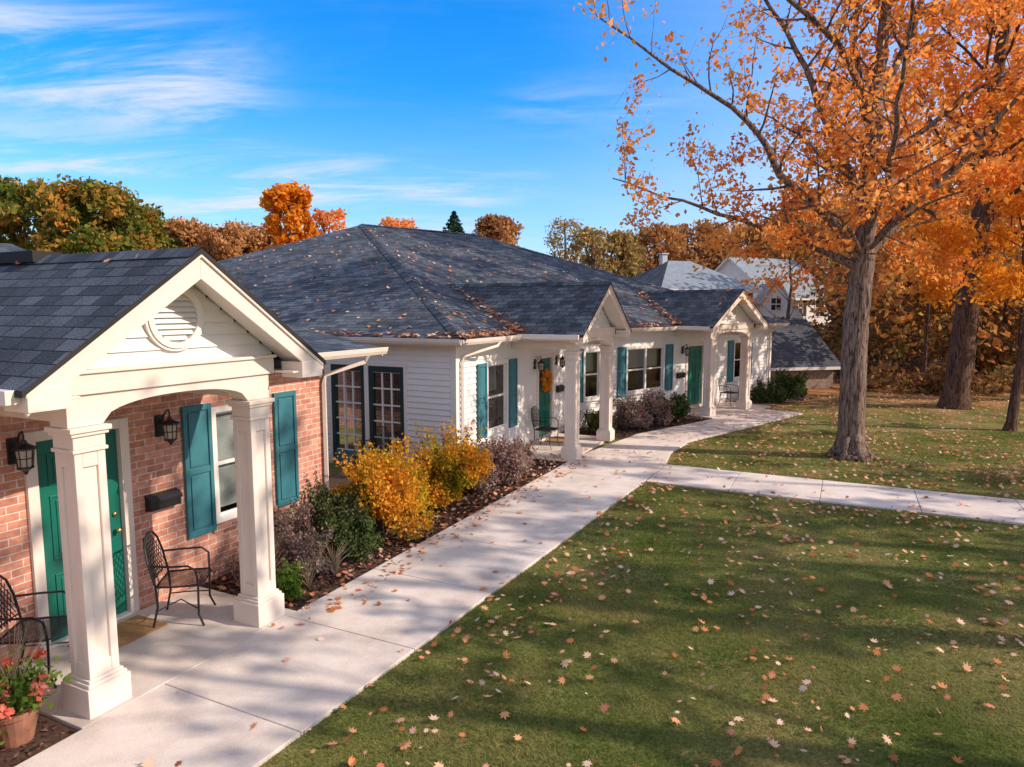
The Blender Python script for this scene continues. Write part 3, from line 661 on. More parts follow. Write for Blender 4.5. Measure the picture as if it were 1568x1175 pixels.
# ---------------------------------------------------------------- shrubs
def shrub(name,c,rx,h,num,mat,ls=.03,stems=14,seed=1):
    e=empty(name); rg=np.random.default_rng(seed)
    nb=16; P=[]
    for i in range(nb):
        a=rg.uniform(0,6.28); rad=rx*.68*math.sqrt(rg.uniform(0,1)); z=h*rg.uniform(.2,.82)*(1-.35*(rad/rx)); r=rx*rg.uniform(.2,.42)
        q=rg.normal(size=(num//nb,3)); q/=np.linalg.norm(q,axis=1,keepdims=True); q*=r*rg.uniform(.5,1.2,(len(q),1)); q[:,2]*=.85
        P.append(q+[c[0]+rad*math.cos(a),c[1]+rad*math.sin(a),z])
    t=MB(); sh=[]
    for i in range(stems):
        a=rg.uniform(0,6.28); r=rx*rg.uniform(.4,1.1); zz=h*rg.uniform(.75,1.12)
        q=[(c[0],c[1],0),(c[0]+.5*r*math.cos(a),c[1]+.5*r*math.sin(a),zz*.6),(c[0]+r*math.cos(a)*.85,c[1]+r*math.sin(a)*.85,zz)]
        t.tube(q,[.009,.006,.002],WOODT,4)
        u=rg.uniform(0,1,40)[:,None]; sh.append(np.array(q[1])*(1-u)+np.array(q[2])*u+rg.normal(0,.03,(40,3)))
    P=np.concatenate(P+sh); P[:,2]=np.abs(P[:,2])+.02
    npmesh('foliage',leaves(P,ls,QD),4,mat,e)
    t.build('stems',e)
def wp(s,n): q=W.p(s,n,0); return (q.x,q.y)
def cp(s,n): q=Cc.p(s,n,0); return (q.x,q.y)
shrub('golden_shrub',wp(3.35,.88),.88,1.20,12000,BUSHO,.032,40,2)
shrub('golden_shrub',wp(5.0,.95),.78,1.25,11000,BUSHO,.032,40,3)
shrub('golden_shrub',wp(4.2,.6),.7,1.02,8000,BUSHO,.03,30,13)
shrub('dark_green_shrub',wp(2.5,.95),.52,.66,6500,BUSHG,.025,24,4)
shrub('dark_green_shrub',wp(2.9,.45),.5,.75,4500,BUSHG,.028,24,44)
shrub('burgundy_shrub',wp(1.75,.85),.44,.5,4000,BUSHP,.022,30,5)
shrub('burgundy_shrub',wp(1.25,.55),.36,.45,2600,BUSHP,.02,26,6)
shrub('burgundy_shrub',wp(2.0,.35),.42,.7,2600,BUSHP,.022,28,15)
shrub('burgundy_shrub',wp(6.75,.95),.68,.75,7500,BUSHP,.03,46,7)
shrub('burgundy_shrub',wp(6.0,.75),.6,.72,5000,BUSHP,.03,36,8)
shrub('burgundy_shrub',wp(7.5,.9),.55,.6,4500,BUSHP,.03,30,48)
shrub('dark_green_shrub',cp(.3,.9),.5,.62,3500,BUSHG,.03,16,9)
shrub('burgundy_shrub',cp(1.5,1.0),.6,.8,5000,BUSHP,.035,30,10)
shrub('burgundy_shrub',cp(2.5,1.0),.65,.88,5500,BUSHP,.035,30,11)
shrub('dark_green_shrub',cp(3.5,.9),.6,.78,5000,BUSHG,.035,20,12)
shrub('dark_green_shrub',cp(9.2,.9),.6,.7,4000,BUSHG,.04,20,14)
shrub('dark_green_shrub',cp(10.6,1.0),.75,.95,5000,BUSHG,.045,20,16)
shrub('leafy_perennial',wp(1.08,1.22),.2,.36,1800,BUSHL,.03,6,17)
def spray(c,num,h,mat=WOODT,name='ornamental_grass'):
    t=MB()
    for i in range(num):
        a=R.uniform(0,6.28); r=R.uniform(.05,.35); hh=h*R.uniform(.6,1.1)
        t.tube([(c[0],c[1],0),(c[0]+.35*r*math.cos(a),c[1]+.35*r*math.sin(a),hh*.6),(c[0]+r*math.cos(a),c[1]+r*math.sin(a),hh)],[.004,.003,.001],mat,3,cap=False)
    t.build(name)
TAN=simple('dry_grass',(.34,.25,.16),.8,.3,5,0)
spray(wp(1.0,.95),90,.66,TAN); spray(wp(1.9,1.2),50,.4,TAN); spray(wp(1.45,1.2),40,.35,TAN)
def pot(c,r,h,name='flower_pot'):
    e=empty(name); t=MB(); t.lathe((c[0],c[1],0),[(r*.65,.0),(r*.95,h*.85),(r*1.05,h*.86),(r*1.05,h),(r*.9,h),(r*.88,h*.9),(.001,h*.88)],TERRA,20); t.build('pot',e)
    P=G.normal(size=(1100,3))*[r*.65,r*.65,r*.45]+[c[0],c[1],h+r*.75]; npmesh('leaves',leaves(P,.03,QD),4,BUSHL,e)
    for k in range(11):
        f=G.normal(size=(40,3))*.026+[c[0]+R.gauss(0,r*.9),c[1]+R.gauss(0,r*.9),h+r*R.uniform(1.0,2.0)]
        npmesh('blossom',leaves(f,.028,QD),4,RED,e)
    t=MB()
    for k in range(40):
        a=R.uniform(0,6.28); q=R.uniform(.1,.3); t.tube([(c[0],c[1],h),(c[0]+q*.4*math.cos(a),c[1]+q*.4*math.sin(a),h+.3),(c[0]+q*math.cos(a),c[1]+q*math.sin(a),h+.55)],[.004,.004,.001],TAN,3)
    t.build('spikes',e)
pot(wp(-1.75,1.22),.17,.28); pot(wp(-1.95,.75),.17,.28); pot(wp(-2.25,1.35),.15,.24)
# ---------------------------------------------------------------- metal chairs
def chair(loc,yaw,name='wrought_iron_chair'):
    t=MB(); ca,sa=math.cos(yaw),math.sin(yaw)
    def q(x,y,z): return (loc[0]+x*ca-y*sa,loc[1]+x*sa+y*ca,loc[2]+z)
    r=.011
    for sg in (-1,1):
        t.tube([q(sg*.23,-.24,0),q(sg*.22,-.19,.22),q(sg*.22,-.2,.43),q(sg*.225,-.25,.68)],r,BLACK)
        t.tube([q(sg*.25,.25,0),q(sg*.235,.2,.12),q(sg*.24,.21,.43),q(sg*.27,.2,.60),q(sg*.28,.13,.655),q(sg*.275,-.05,.655),q(sg*.225,-.25,.66)],r,BLACK)
        t.tube([q(sg*.23,-.2,.18),q(sg*.1,0,.24),q(sg*.235,.2,.18)],.007,BLACK)
    seat=[(-.22,-.2),(.22,-.2),(.24,.0),(.235,.21),(.15,.245),(-.15,.245),(-.235,.21),(-.24,0),(-.22,-.2)]
    t.tube([q(x,y,.43) for x,y in seat],.011,BLACK,cap=False)
    for i in range(-9,10):
        t.tube([q(i*.024,-.2,.43),q(i*.024,.0,.418),q(i*.024,.23,.43)],.003,BLACK,4,cap=False)
        t.tube([q(-.23,i*.022+.01,.43),q(0,i*.022+.01,.415),q(.23,i*.022+.01,.43)],.003,BLACK,4,cap=False)
    bk=[(-.225,.45),(-.235,.68),(-.2,.83),(-.11,.92),(0,.945),(.11,.92),(.2,.83),(.235,.68),(.225,.45)]
    by=lambda z:-.2-(z-.43)*.22
    t.tube([q(x,by(z),z) for x,z in bk],.011,BLACK,cap=False)
    for i in range(-5,6):
        for sg in (-1,1):
            x0=i*.042; pts=[]
            for j in range(9):
                z=.47+j*.055; x=x0+sg*(z-.68)*.5
                lim=.225 if z<.72 else .225*math.sqrt(max(0,1-((z-.70)/.245)**2))
                if abs(x)<lim: pts.append(q(x,by(z)-.03*(1-(x/.25)**2),z))
            if len(pts)>1: t.tube(pts,.0042,BLACK,4,cap=False)
    t.tube([q(-.23,by(.5),.5),q(0,by(.5)-.03,.5),q(.23,by(.5),.5)],.007,BLACK)
    t.build(name)
def yawof(v): return math.atan2(-v.x,v.y)
p=W.p(.22,.62,.037); chair(p,yawof(W.a*.6+W.n*.8))
p=W.p(-1.16,.45,.037); chair(p,yawof(W.a*.6+W.n*.8))
p=BL.p(1.55,.6,.01); chair(p,yawof(BL.n)); 
p=B.p(3.35,.45,.037); chair(p,yawof(B.n)); p=Cc.p(7.35,.5,.037); chair(p,yawof(Cc.n)); 
# ---------------------------------------------------------------- trees
def grow(t,LP,p,d,L,r,lvl,maxl,rg,mat,up=.15,leaf_from=2,per=10,spread=.12,step=.35):
    n=max(3,int(L/step)); pts=[p]; rad=[r]; q=Vector(p); d=Vector(d).normalized()
    for i in range(n):
        d=(d+Vector((rg.gauss(0,.13),rg.gauss(0,.13),rg.gauss(0,.10)+up*.25))).normalized(); q=q+d*(L/n); pts.append(q.copy()); rad.append(max(.003,r*(1-.85*(i+1)/n)))
        if lvl<maxl and i>0 and rg.random()<.85:
            k=Vector((rg.gauss(0,1),rg.gauss(0,1),rg.gauss(0,.7))); k=(k-d*k.dot(d)).normalized()
            grow(t,LP,q,(d*.75+k*.8),L*rg.uniform(.38,.6),rad[-1]*.6,lvl+1,maxl,rg,mat,up,leaf_from,per,spread,step)
        if lvl>=leaf_from:
            for _ in range(int(per*rg.choice((0,.3,.8,1.3,2.0)))): LP.append((q.x+rg.gauss(0,spread),q.y+rg.gauss(0,spread),q.z+rg.gauss(0,spread*.7)-.04))
    t.tube(pts,rad,mat,8 if r>.08 else (5 if r>.02 else 3),cap=False)
def smooth(P,rg,j=.02,sub=4):
    P=[Vector(p) for p in P]; out=[]
    for i in range(len(P)-1):
        a=P[max(i-1,0)];b=P[i];c=P[i+1];d=P[min(i+2,len(P)-1)]
        for k in range(sub):
            u=k/sub; out.append(.5*((2*b)+(c-a)*u+(2*a-5*b+4*c-d)*u*u+(3*b-a-3*c+d)*u**3)+Vector((rg.gauss(0,j),rg.gauss(0,j),rg.gauss(0,j))))
    out.append(P[-1]); return out
def limb(t,LP,pts,r0,r1,rg,mat,gap=.42,L=(1.0,2.2),per=8,start=.2,maxl=3,spread=.13,up=.2):
    out=smooth(pts,rg); n=len(out); rad=[r0+(r1-r0)*(i/(n-1))**.8 for i in range(n)]
    t.tube(out,rad,mat,12 if r0>.2 else 8,cap=False)
    acc=0
    for i in range(1,n):
        acc+=(out[i]-out[i-1]).length
        if i/n>start:
            while acc>gap:
                acc-=gap; d=(out[i]-out[i-1]).normalized(); k=Vector((rg.gauss(0,1),rg.gauss(0,1),rg.gauss(0,.8))); k=(k-d*k.dot(d)).normalized()
                grow(t,LP,out[i],d*.6+k,rg.uniform(*L)*(1-.4*i/n),max(.012,min(.035,rad[i]*.5)),1,maxl-1,rg,mat,up,1,per,spread,.3)
    return out
rg=random.Random(11); e=empty('maple_tree'); t=MB(); LP=[]
tr=[(7.5,14.9,-.05),(7.48,14.9,.25),(7.47,14.9,.8),(7.45,14.9,2.9),(7.55,14.95,4.4),(7.6,15,6.0),(7.75,15.1,8.0),(7.9,15.2,10.2),(8.0,15.2,12.5),(8.1,15.3,14.5)]
t2=MB(); tp=smooth(tr[:5],rg,.004,14)
rads=[]
for p in tp: z=p.z; rads.append(.235+.035*max(0,(4.4-z)/4.4)+.18*math.exp(-max(z,0)/.20))
t2.tube(tp,rads,BARK,40,cap=False,rough=.05)
for k in range(7):
    a=k*.9+.3; t2.tube([(7.48+.16*math.cos(a),14.9+.16*math.sin(a),.55),(7.48+.29*math.cos(a),14.9+.29*math.sin(a),.17),(7.48+.54*math.cos(a),14.9+.54*math.sin(a),-.02)],[.12,.10,.05],BARK,8)
limb(t,LP,tr[4:],.225,.03,rg,BARK,.5,(1.2,2.6),13,.12)
limbs=[([(7.5,14.95,4.2),(6.6,14.7,5.2),(5.5,14.4,6.0),(4.7,14.2,7.0),(3.1,13.9,7.9),(1.6,13.7,8.8)],.13,4),
([(7.4,14.9,4.2),(6.6,15.2,4.6),(5.3,15.4,5.1),(3.8,15.5,5.6),(2.2,15.4,6.1)],.10,10),
([(7.6,15,5.4),(6.9,15.2,6.9),(6.3,15.4,8.4),(5.3,15.5,10),(4.3,15.6,11.5)],.12,6),
([(7.6,15,4.4),(8.4,14.9,5.4),(9.5,14.7,6.4),(10.6,14.5,8.0),(11.5,14.4,9.5)],.15,18),
([(7.7,15.1,6.8),(7.4,15.4,8.5),(7.3,15.5,10.5),(7.2,15.8,13)],.10,11),
([(7.75,15.1,7.6),(8.6,15.5,9.2),(9.3,16,11),(9.8,16.3,13)],.10,15),
([(7.55,15,4.7),(7.4,14,5.6),(7.0,12.9,6.6),(6.6,12.0,7.8),(6.3,11.4,9)],.09,6),
([(7.6,15,5.0),(8.0,16.2,6),(8.3,17.6,7),(8.6,19,8.5)],.10,13),
([(7.7,15.1,6.2),(8.8,15.0,7.1),(10,14.8,8.0),(11.4,15.2,8.6)],.09,18),
([(7.5,14.9,4.3),(6.9,14.3,4.9),(6.2,13.8,5.2),(5.3,13.4,5.3)],.06,13),
([(7.6,15,4.4),(7.7,14.2,4.9),(8.1,13.6,5.3),(8.9,13.2,5.6)],.06,15),
([(7.6,15,4.5),(8.4,15.8,4.9),(9.4,16.4,5.2),(10.8,16.8,5.6)],.07,18),
([(7.5,15,4.5),(7.0,15.9,4.9),(6.3,16.6,5.3),(5.4,17.2,5.7)],.06,13),
([(7.6,15,5.8),(6.8,14.8,6.2),(6.0,14.9,6.9),(5.0,14.8,7.4)],.06,9),
([(7.7,15.1,7.3),(6.6,14.6,8.6),(5.3,14.2,9.4),(3.8,13.9,10.2),(2.2,13.8,10.6)],.09,4)]
for pts,r0,per in limbs: limb(t,LP,pts,r0,.012,rg,BARK,.38,(1.0,2.2),per,.22)
t2.build('trunk',e,smooth=True); t.build('branches',e,smooth=True,recalc=False)
npmesh('leaves',leaves(np.array(LP),.066,QD),4,ORANGE,e)
def bigtree(name,base,H,r,seed,mat=ORANGE,bark=BARKD,per=8,lean=(0,0),crown0=.3,ls=.09,nl=12,rad=3.5,parent=None,maxl=3,spread=.2):
    rg=random.Random(seed); e=parent or empty(name); t=MB(); LP=[]
    pts=[Vector((base[0]+lean[0]*u+rg.gauss(0,.12)*u,base[1]+lean[1]*u+rg.gauss(0,.12)*u,H*u)) for u in [0,.03,.2,.4,.6,.8,1]]
    rd=[r*1.35,r,r*.85,r*.7,r*.5,r*.28,.03]; t.tube(pts,rd,bark,12,cap=False)
    for i in range(nl):
        u=crown0+(1-crown0)*(i+rg.random())/nl; u=min(u,.98); x=u*H
        j=max(i_ for i_ in range(len(pts)-1) if pts[i_].z<=x); p=pts[j].lerp(pts[j+1],(x-pts[j].z)/(pts[j+1].z-pts[j].z))
        a=i*2.4+rg.uniform(-.4,.4); L=rad*(1-.6*abs(u-.5)*1.3)*rg.uniform(.7,1.1)
        d=Vector((math.cos(a),math.sin(a),.35+u*.8)).normalized()
        grow(t,LP,p,d,L,r*.3*(1.1-u),0,maxl-1,rg,bark,.2,1,per,spread,.55)
    t.build('trunk_and_branches',e,smooth=True,recalc=False)
    npmesh('leaves',leaves(np.array(LP),ls,QD),4,mat,e); return len(LP)
bigtree('oak_tree',(14.6,22.4),17,.38,21,ORANGE,BARKD,14,(1.0,0),.26,.12,20,5.0)
bigtree('young_maple_tree',(13.4,18.2),7.5,.13,22,BRIGHT,BARKD,26,(.6,0),.20,.09,18,2.7)
bigtree('maple_tree',(19,24),15,.3,23,ORANGE,BARKD,12,(.5,0),.15,.14,18,5.0)
# shade trees right of the view
bigtree('shade_tree',(20,5.4),12,.34,31,ORANGE,BARK,6,(.5,0),.35,.16,12,3.4)
bigtree('shade_tree',(11.8,2.9),10.5,.30,32,ORANGE,BARK,5,(.3,0),.48,.15,11,2.4)
bigtree('shade_tree',(15.0,4.6),13,.30,35,ORANGE,BARK,4,(.2,0),.55,.15,10,2.2)
bigtree('shade_tree',(16.5,7.0),11,.26,34,ORANGE,BARK,5,(.3,0),.50,.14,10,2.2)
bigtree('shade_tree',(24,8.8),13,.34,33,ORANGE,BARK,6,(.5,0),.40,.16,12,3.4)
# woodland
e=empty('woodland_trees')
rr=random.Random(5)
for i in range(26):
    D=rr.uniform(28,46); px=rr.uniform(1305,1680); X=(px-784)/1050*D
    H=rr.uniform(6,9)+(px-1190)/450*6
    bigtree('x',(X,D),H,rr.uniform(.08,.22),100+i,WOODL,BARKD,11,(rr.uniform(-.5,.5),0),.10,.19,10,3.4,parent=e,maxl=2,spread=.5)
bigtree('bare_tree',(16.0,40.0),7.5,.14,77,BROWNL,BARKD,1.6,(.2,0),.2,.12,12,3.0)
def cloud(blobs,num,ls,mat,name,parent=None,seed=0,lo=.35,hi=1.15):
    rg=np.random.default_rng(seed); tot=sum(b[3]**2 for b in blobs); V=[]
    for (x,y,z,r) in blobs:
        k=int(num*r*r/tot)+3; q=rg.normal(size=(k,3)); q/=np.linalg.norm(q,axis=1,keepdims=True); q*=r*rg.uniform(lo,hi,(k,1)); V.append(q+[x,y,z])
    V=np.concatenate(V); V=V[V[:,2]>.02]; return npmesh(name,leaves(V,ls,QD),4,mat,parent)
bl=[]
for i in range(120):
    px=rr.uniform(1270,1680); D=rr.uniform(31,46); r=rr.uniform(.5,1.5); bl.append(((px-784)/1050*D,D,r*.6+rr.random()**1.5*3.2,r))
for i in range(22):
    px=rr.uniform(1330,1650); D=rr.uniform(25.5,28); r=rr.uniform(.35,.8); bl.append(((px-784)/1050*D,D,r*.5,r))
for i in range(25):
    px=rr.uniform(1180,1290); D=rr.uniform(40,44); r=rr.uniform(.5,1.2); bl.append(((px-784)/1050*D,D,r*.6+rr.random(),r))
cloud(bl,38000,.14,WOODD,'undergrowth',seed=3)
bl=[]
for i in range(70):
    px=rr.uniform(1320,1720); D=rr.uniform(40,52); r=rr.uniform(1.0,2.2); bl.append(((px-784)/1050*D,D,rr.uniform(1,4)+(px-1300)/400*5*rr.random(),r))
cloud(bl,22000,.21,WOODL,'woodland_canopy',seed=4)
def roundtree(name,X,Y,top,rx,mat,seed,num=9000,ls=.22,low=1.0):
    rg=random.Random(seed); e=empty(name); t=MB(); t.tube([(X,Y,0),(X,Y,top*.5),(X,Y,top*.85)],[.3,.2,.05],BARKD,8); 
    bl=[]
    for i in range(110):
        u=rg.random()**.8; z=low+(top-low)*u
        w=rx*math.sqrt(max(.05,1-((u-.45)/.62)**2)); a=rg.uniform(0,6.28); rr_=w*math.sqrt(rg.random())*.95; r=rx*rg.uniform(.09,.26)
        bl.append((X+rr_*math.cos(a),Y+rr_*math.sin(a),min(z,top-r*.9-rr_*rr_/rx*.3),r))
        if i%4==0: t.tube([(X,Y,z*.6),(X+rr_*math.cos(a)*.5,Y+rr_*math.sin(a)*.5,z*.85),(X+rr_*math.cos(a),Y+rr_*math.sin(a),z)],[.08,.05,.02],BARKD,4)
    t.build('trunk',e); cloud(bl,int(num*1.15),ls,mat,'foliage',e,seed,.3,1.35)
def at(px,y,D): return ((px-784)/1050*D,D,3.3+(470-y)/1050*D)
for i,(nm,px,y,D,w,mat,num,ls) in enumerate([
 ('turning_maple_tree',45,280,46,190,GREENO,14000,.20),('turning_maple_tree',150,284,44,180,GREENO,14000,.20),('turning_maple_tree',215,314,50,120,GREENO,9000,.20),
 ('autumn_tree',-50,285,48,150,GREENO,8000,.22),
 ('brown_tree',300,342,52,110,BROWNL,8000,.19),('brown_tree',360,345,56,120,BROWNL,8000,.19),('brown_tree',415,352,58,100,BROWNL,5000,.2),('autumn_tree',262,336,60,90,BRIGHT,5000,.2),
 ('autumn_tree',450,282,50,90,BRIGHT,9000,.19),('autumn_tree',508,324,58,80,ORANGE,3500,.16),('autumn_tree',610,338,64,90,ORANGE,5000,.2),
 ('round_oak_tree',760,336,58,105,BROWNL,11000,.19),
 ('autumn_tree',865,338,60,90,OLIVE,1900,.14),('autumn_tree',905,350,55,80,OLIVE,2600,.16),('autumn_tree',950,358,58,80,OLIVE,4500,.18),('brown_tree',1000,346,62,110,BROWNL,5500,.2),
 ('brown_tree',1060,342,66,130,BROWNL,7000,.22),('autumn_tree',1130,348,68,120,WOODL,7000,.22),('autumn_tree',1200,330,64,130,WOODL,7000,.24),('autumn_tree',1290,310,60,150,WOODL,7000,.24),('autumn_tree',1400,290,60,170,WOODL,7000,.26),('autumn_tree',1520,270,60,180,WOODL,7000,.26)]):
    X,Y,top=at(px,y,D); roundtree(nm,X,Y,top,w/2/1050*D,mat,200+i,num,ls)
e=empty('spruce_tree'); X,Y,top=at(697,328,60); t=MB(); t.tube([(X,Y,0),(X,Y,top)],[.2,.03],BARKD,6); t.build('trunk',e)
P=[]
for i in range(26):
    u=i/26; z=top-.1-u*7; r=.15+u*4.6
    for k in range(240):
        a=R.uniform(0,6.28); q=r*math.sqrt(R.random())*(.75+.35*math.sin(a*5+i)); P.append((X+q*math.cos(a),Y+q*math.sin(a),z-q*.25+R.gauss(0,.05)))
npmesh('needles',leaves(np.array(P),.15,QD),4,CONIF,e)
bl=[]
for i in range(260):
    D=rr.uniform(75,105); px=rr.uniform(-350,1950); r=rr.uniform(1.8,4.0); bl.append(((px-784)/1050*D,D,rr.uniform(0,8.5),r))
cloud(bl,38000,.42,BROWNL,'distant_tree_belt',seed=8)
# ---------------------------------------------------------------- outbuildings
def gable(name,F,w,d,ze,zr,wall,roof,ov=.3,wins=(),z0=0):
    e=empty(name); t=MB(); t.box(F,0,w,-d,0,z0,ze,wall); 
    t.extr(Fr(F.p(0.002,0,0).to_2d(),F.n,F.a),[(0,ze),(-d,ze),(-d/2,zr-.05)],0,w-.004,wall); t.build('walls',e)
    t=MB(); sl=(zr-ze)/(d/2)
    for a,b in [(ov,-d/2),(-d-ov,-d/2)]:
        P=[F.p(-ov,a,ze-ov*sl+.04),F.p(w+ov,a,ze-ov*sl+.04),F.p(w+ov,b,zr+.04),F.p(-ov,b,zr+.04)]
        rface(t,P,roof); t.face([p-Vector((0,0,.1)) for p in P],wall)
        t.face([P[1],P[2],P[2]-Vector((0,0,.16)),P[1]-Vector((0,0,.16))],TRIMW); t.face([P[0],P[3],P[3]-Vector((0,0,.16)),P[0]-Vector((0,0,.16))],TRIMW); t.face([P[0],P[1],P[1]-Vector((0,0,.12)),P[0]-Vector((0,0,.12))],TRIMW)
    t.build('roof',e,recalc=False)
    t=MB()
    for (a,b,p,q,side) in wins:
        Fw=F if side==0 else (Fr(F.p(0,0,0).to_2d(),-F.n,-F.a) if side==1 else Fr(F.p(w,0,0).to_2d(),-F.n,F.a))
        t.box(Fw,a-.1,b+.1,.0,.04,p-.1,q+.1,TRIMW); t.box(Fw,a,b,.03,.05,p,q,DARK); t.box(Fw,a,b,.04,.065,(p+q)/2-.03,(p+q)/2+.03,TRIMW); t.box(Fw,(a+b)/2-.02,(a+b)/2+.02,.04,.062,p,q,TRIMW)
    if wins: t.build('windows',e)
    return e
gable('wooden_shed',ang((10.3,27.3),78),2.9,4.6,1.05,2.75,SHEDW,SHINGD,.25)
gable('white_house',ang((19.2,51),60),7,8,4.2,7.2,WHITE,GREYR,.4,[(1,1.9,2.6,3.9,0),(3,3.9,2.6,3.9,0),(5,5.9,2.6,3.9,0)])
gable('white_gabled_house',Fr((19.6,46.5),(0.25,.97),(.97,-.25)),5,3.4,2.6,5.3,WHITE,GREYR,.25,[(.8,1.4,1.6,2.6,1),(2.0,2.6,1.6,2.6,1),(1.4,2.0,3.1,3.9,1)])
e=empty('grey_house'); F=ang((9.6,44),70); t=MB(); t.box(F,0,7,-7,0,0,4.5,GREYW); t.build('walls',e)
t=MB(); a=[F.p(-.4,.4,4.45),F.p(7.4,.4,4.45),F.p(7.4,-7.4,4.45),F.p(-.4,-7.4,4.45)]; c1,c2=F.p(2.6,-3.5,6.5),F.p(4.4,-3.5,6.5)
rface(t,[a[0],a[1],c2,c1],GREYR); rface(t,[a[1],a[2],c2],GREYR); rface(t,[a[2],a[3],c1,c2],GREYR); rface(t,[a[3],a[0],c1],SHINGD)
for i in range(4): p=a[i]; q=a[(i+1)%4]; t.face([p,q,q-Vector((0,0,.2)),p-Vector((0,0,.2))],TRIMW)
t.face([p-Vector((0,0,.1)) for p in a],TRIMW); t.build('roof',e,recalc=False)
t=MB(); t.box(F,2.25,2.65,-4.1,-3.7,5.6,6.95,GREYW); t.box(F,2.18,2.72,-4.17,-3.63,6.95,7.03,GREYW); t.build('chimney',e)
t=MB(); 
for x in (1,3.2,5.4): t.box(F,x,x+.9,0,.04,2.4,3.8,TRIMW); t.box(F,x+.1,x+.8,.03,.05,2.5,3.7,DARK)
t.build('windows',e)
t=MB(); F=ang((14.0,29.5),82)
for i in range(46): t.box(F,i*.13,i*.13+.045,0,.02,0,1.05+.03*(i%2),FENCE)
t.box(F,0,6.0,.022,.06,.25,.31,FENCE); t.box(F,0,6.0,.022,.06,.80,.86,FENCE); t.build('picket_fence')
# ---------------------------------------------------------------- camera, light, sky
cam=bpy.data.cameras.new('camera'); co=bpy.data.objects.new('camera',cam); C.objects.link(co); bpy.context.scene.camera=co
cam.lens=24.1; cam.sensor_width=36; cam.clip_end=2000; cam.clip_start=.1
co.location=(0,0,3.3); co.rotation_euler=(math.radians(90-6.36),0,0)
el,az=math.radians(32),math.radians(101)
sd=Vector((math.sin(az)*math.cos(el),math.cos(az)*math.cos(el),math.sin(el)))
su=bpy.data.lights.new('sun','SUN'); so=bpy.data.objects.new('sun',su); C.objects.link(so); su.energy=5.0; su.angle=math.radians(.5); su.color=(1,.86,.71)
so.rotation_euler=(-sd).to_track_quat('-Z','Y').to_euler()
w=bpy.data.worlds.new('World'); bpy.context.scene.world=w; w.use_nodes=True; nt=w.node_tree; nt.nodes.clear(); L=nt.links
sk=N(nt,'ShaderNodeTexSky',_sky_type='NISHITA'); sk.sun_disc=False; sk.sun_elevation=el; sk.sun_rotation=az; sk.air_density=1.0; sk.dust_density=.6; sk.ozone_density=2
tn=N(nt,'ShaderNodeMix',_data_type='RGBA',_blend_type='MULTIPLY'); tn.inputs[0].default_value=1; tn.inputs[7].default_value=(.85,1.38,2.0,1); L.new(sk.outputs[0],tn.inputs[6])
hs=N(nt,'ShaderNodeHueSaturation',Saturation=1.16); L.new(tn.outputs[2],hs.inputs['Color'])
tc=N(nt,'ShaderNodeTexCoord'); sp=N(nt,'ShaderNodeSeparateXYZ'); L.new(tc.outputs['Generated'],sp.inputs[0])
def M(op,a,b=None,c=None,clamp=False):
    n=N(nt,'ShaderNodeMath',_operation=op,_use_clamp=clamp)
    for i,x in enumerate((a,b,c)):
        if x is None: continue
        if isinstance(x,(int,float)): n.inputs[i].default_value=x
        else: L.new(x,n.inputs[i])
    return n.outputs[0]
def MR(x,a,b,c=0.,d=1.):
    n=N(nt,'ShaderNodeMapRange'); n.interpolation_type='SMOOTHSTEP'; L.new(x,n.inputs[0])
    if a>b: a,b,c,d=b,a,d,c
    n.inputs[1].default_value=a; n.inputs[2].default_value=b; n.inputs[3].default_value=c; n.inputs[4].default_value=d; return n.outputs[0]
X_,Y_,Z_=sp.outputs
den=M('MAXIMUM',M('ADD',Z_,.12),.03)
cb=N(nt,'ShaderNodeCombineXYZ'); L.new(M('DIVIDE',X_,den),cb.inputs[0]); L.new(M('DIVIDE',Y_,den),cb.inputs[1])
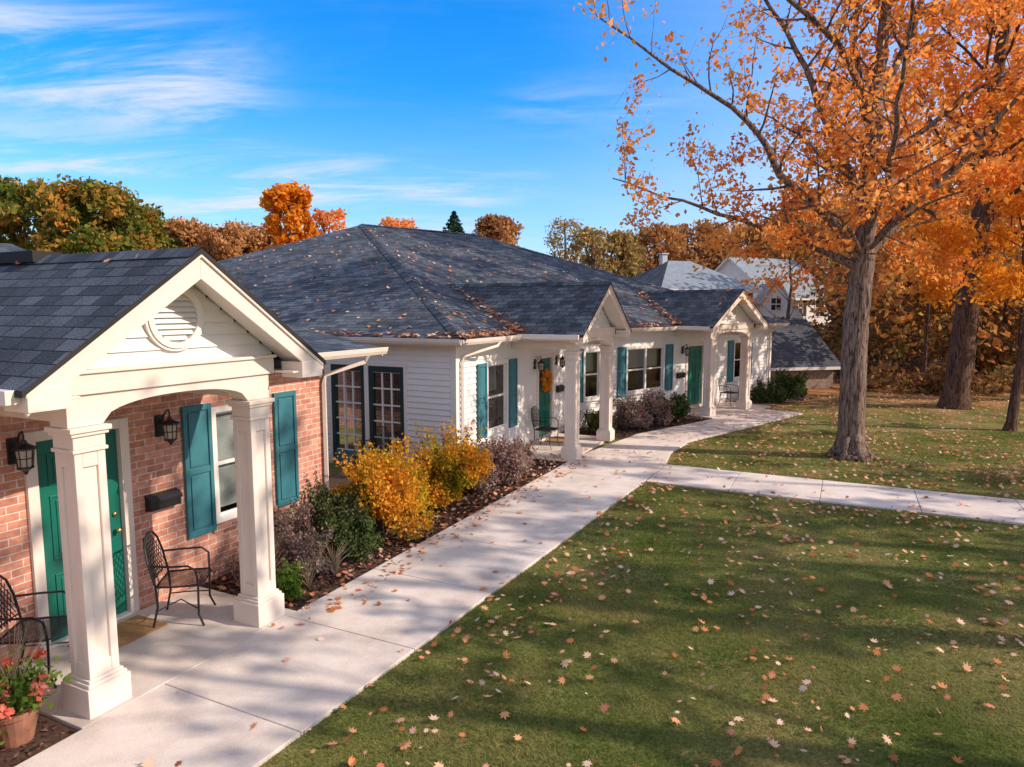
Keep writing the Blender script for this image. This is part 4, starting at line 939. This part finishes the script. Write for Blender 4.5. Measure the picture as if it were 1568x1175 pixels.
mp=N(nt,'ShaderNodeMapping'); mp.inputs['Scale'].default_value=(.62,1.6,1); mp.inputs['Rotation'].default_value=(0,0,-.15); mp.inputs['Location'].default_value=(2.2,.6,0); L.new(cb.outputs[0],mp.inputs[0])
nz=N(nt,'ShaderNodeTexNoise',Scale=1.7,Detail=12.0,Roughness=.66,Distortion=.5); L.new(mp.outputs[0],nz.inputs['Vector'])
wisps=MR(nz.outputs['Fac'],.42,.70)
low=M('MULTIPLY',MR(M('ABSOLUTE',M('SUBTRACT',Z_,.15)),.02,.07,1,0),MR(X_,-.12,.08,1,0))
upl=M('MULTIPLY',MR(M('ABSOLUTE',M('SUBTRACT',Z_,.275)),.02,.09,1,0),MR(X_,-.42,-.25,1,0))
mid=M('MULTIPLY',MR(M('ABSOLUTE',M('SUBTRACT',Z_,.27)),.0,.05,1,0),M('MULTIPLY',MR(X_,-.05,.05),MR(X_,.30,.15)))
reg=M('ADD',M('ADD',M('MULTIPLY',low,.75),M('MULTIPLY',upl,.95)),M('ADD',M('MULTIPLY',mid,.35),.05))
f1=M('MULTIPLY',wisps,reg,clamp=True)
fill_veil=M('MULTIPLY',M('MAXIMUM',MR(Z_,.5,.8),MR(Y_,.15,-.3)),.55)  # unseen white haze added overhead and behind the camera as neutral fill light
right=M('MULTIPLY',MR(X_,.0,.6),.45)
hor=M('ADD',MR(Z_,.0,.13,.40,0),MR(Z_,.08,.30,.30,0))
fac=M('MINIMUM',M('ADD',M('ADD',f1,fill_veil),M('ADD',hor,right)),.92)
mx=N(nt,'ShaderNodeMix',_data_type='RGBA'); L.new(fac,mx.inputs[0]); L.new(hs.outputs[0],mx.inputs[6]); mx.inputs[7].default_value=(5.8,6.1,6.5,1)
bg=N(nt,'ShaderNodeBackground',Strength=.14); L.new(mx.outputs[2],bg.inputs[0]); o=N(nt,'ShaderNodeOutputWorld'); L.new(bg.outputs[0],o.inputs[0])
vs=bpy.context.scene.view_settings; vs.view_transform='Standard'; vs.look='None'; vs.exposure=0; vs.gamma=1
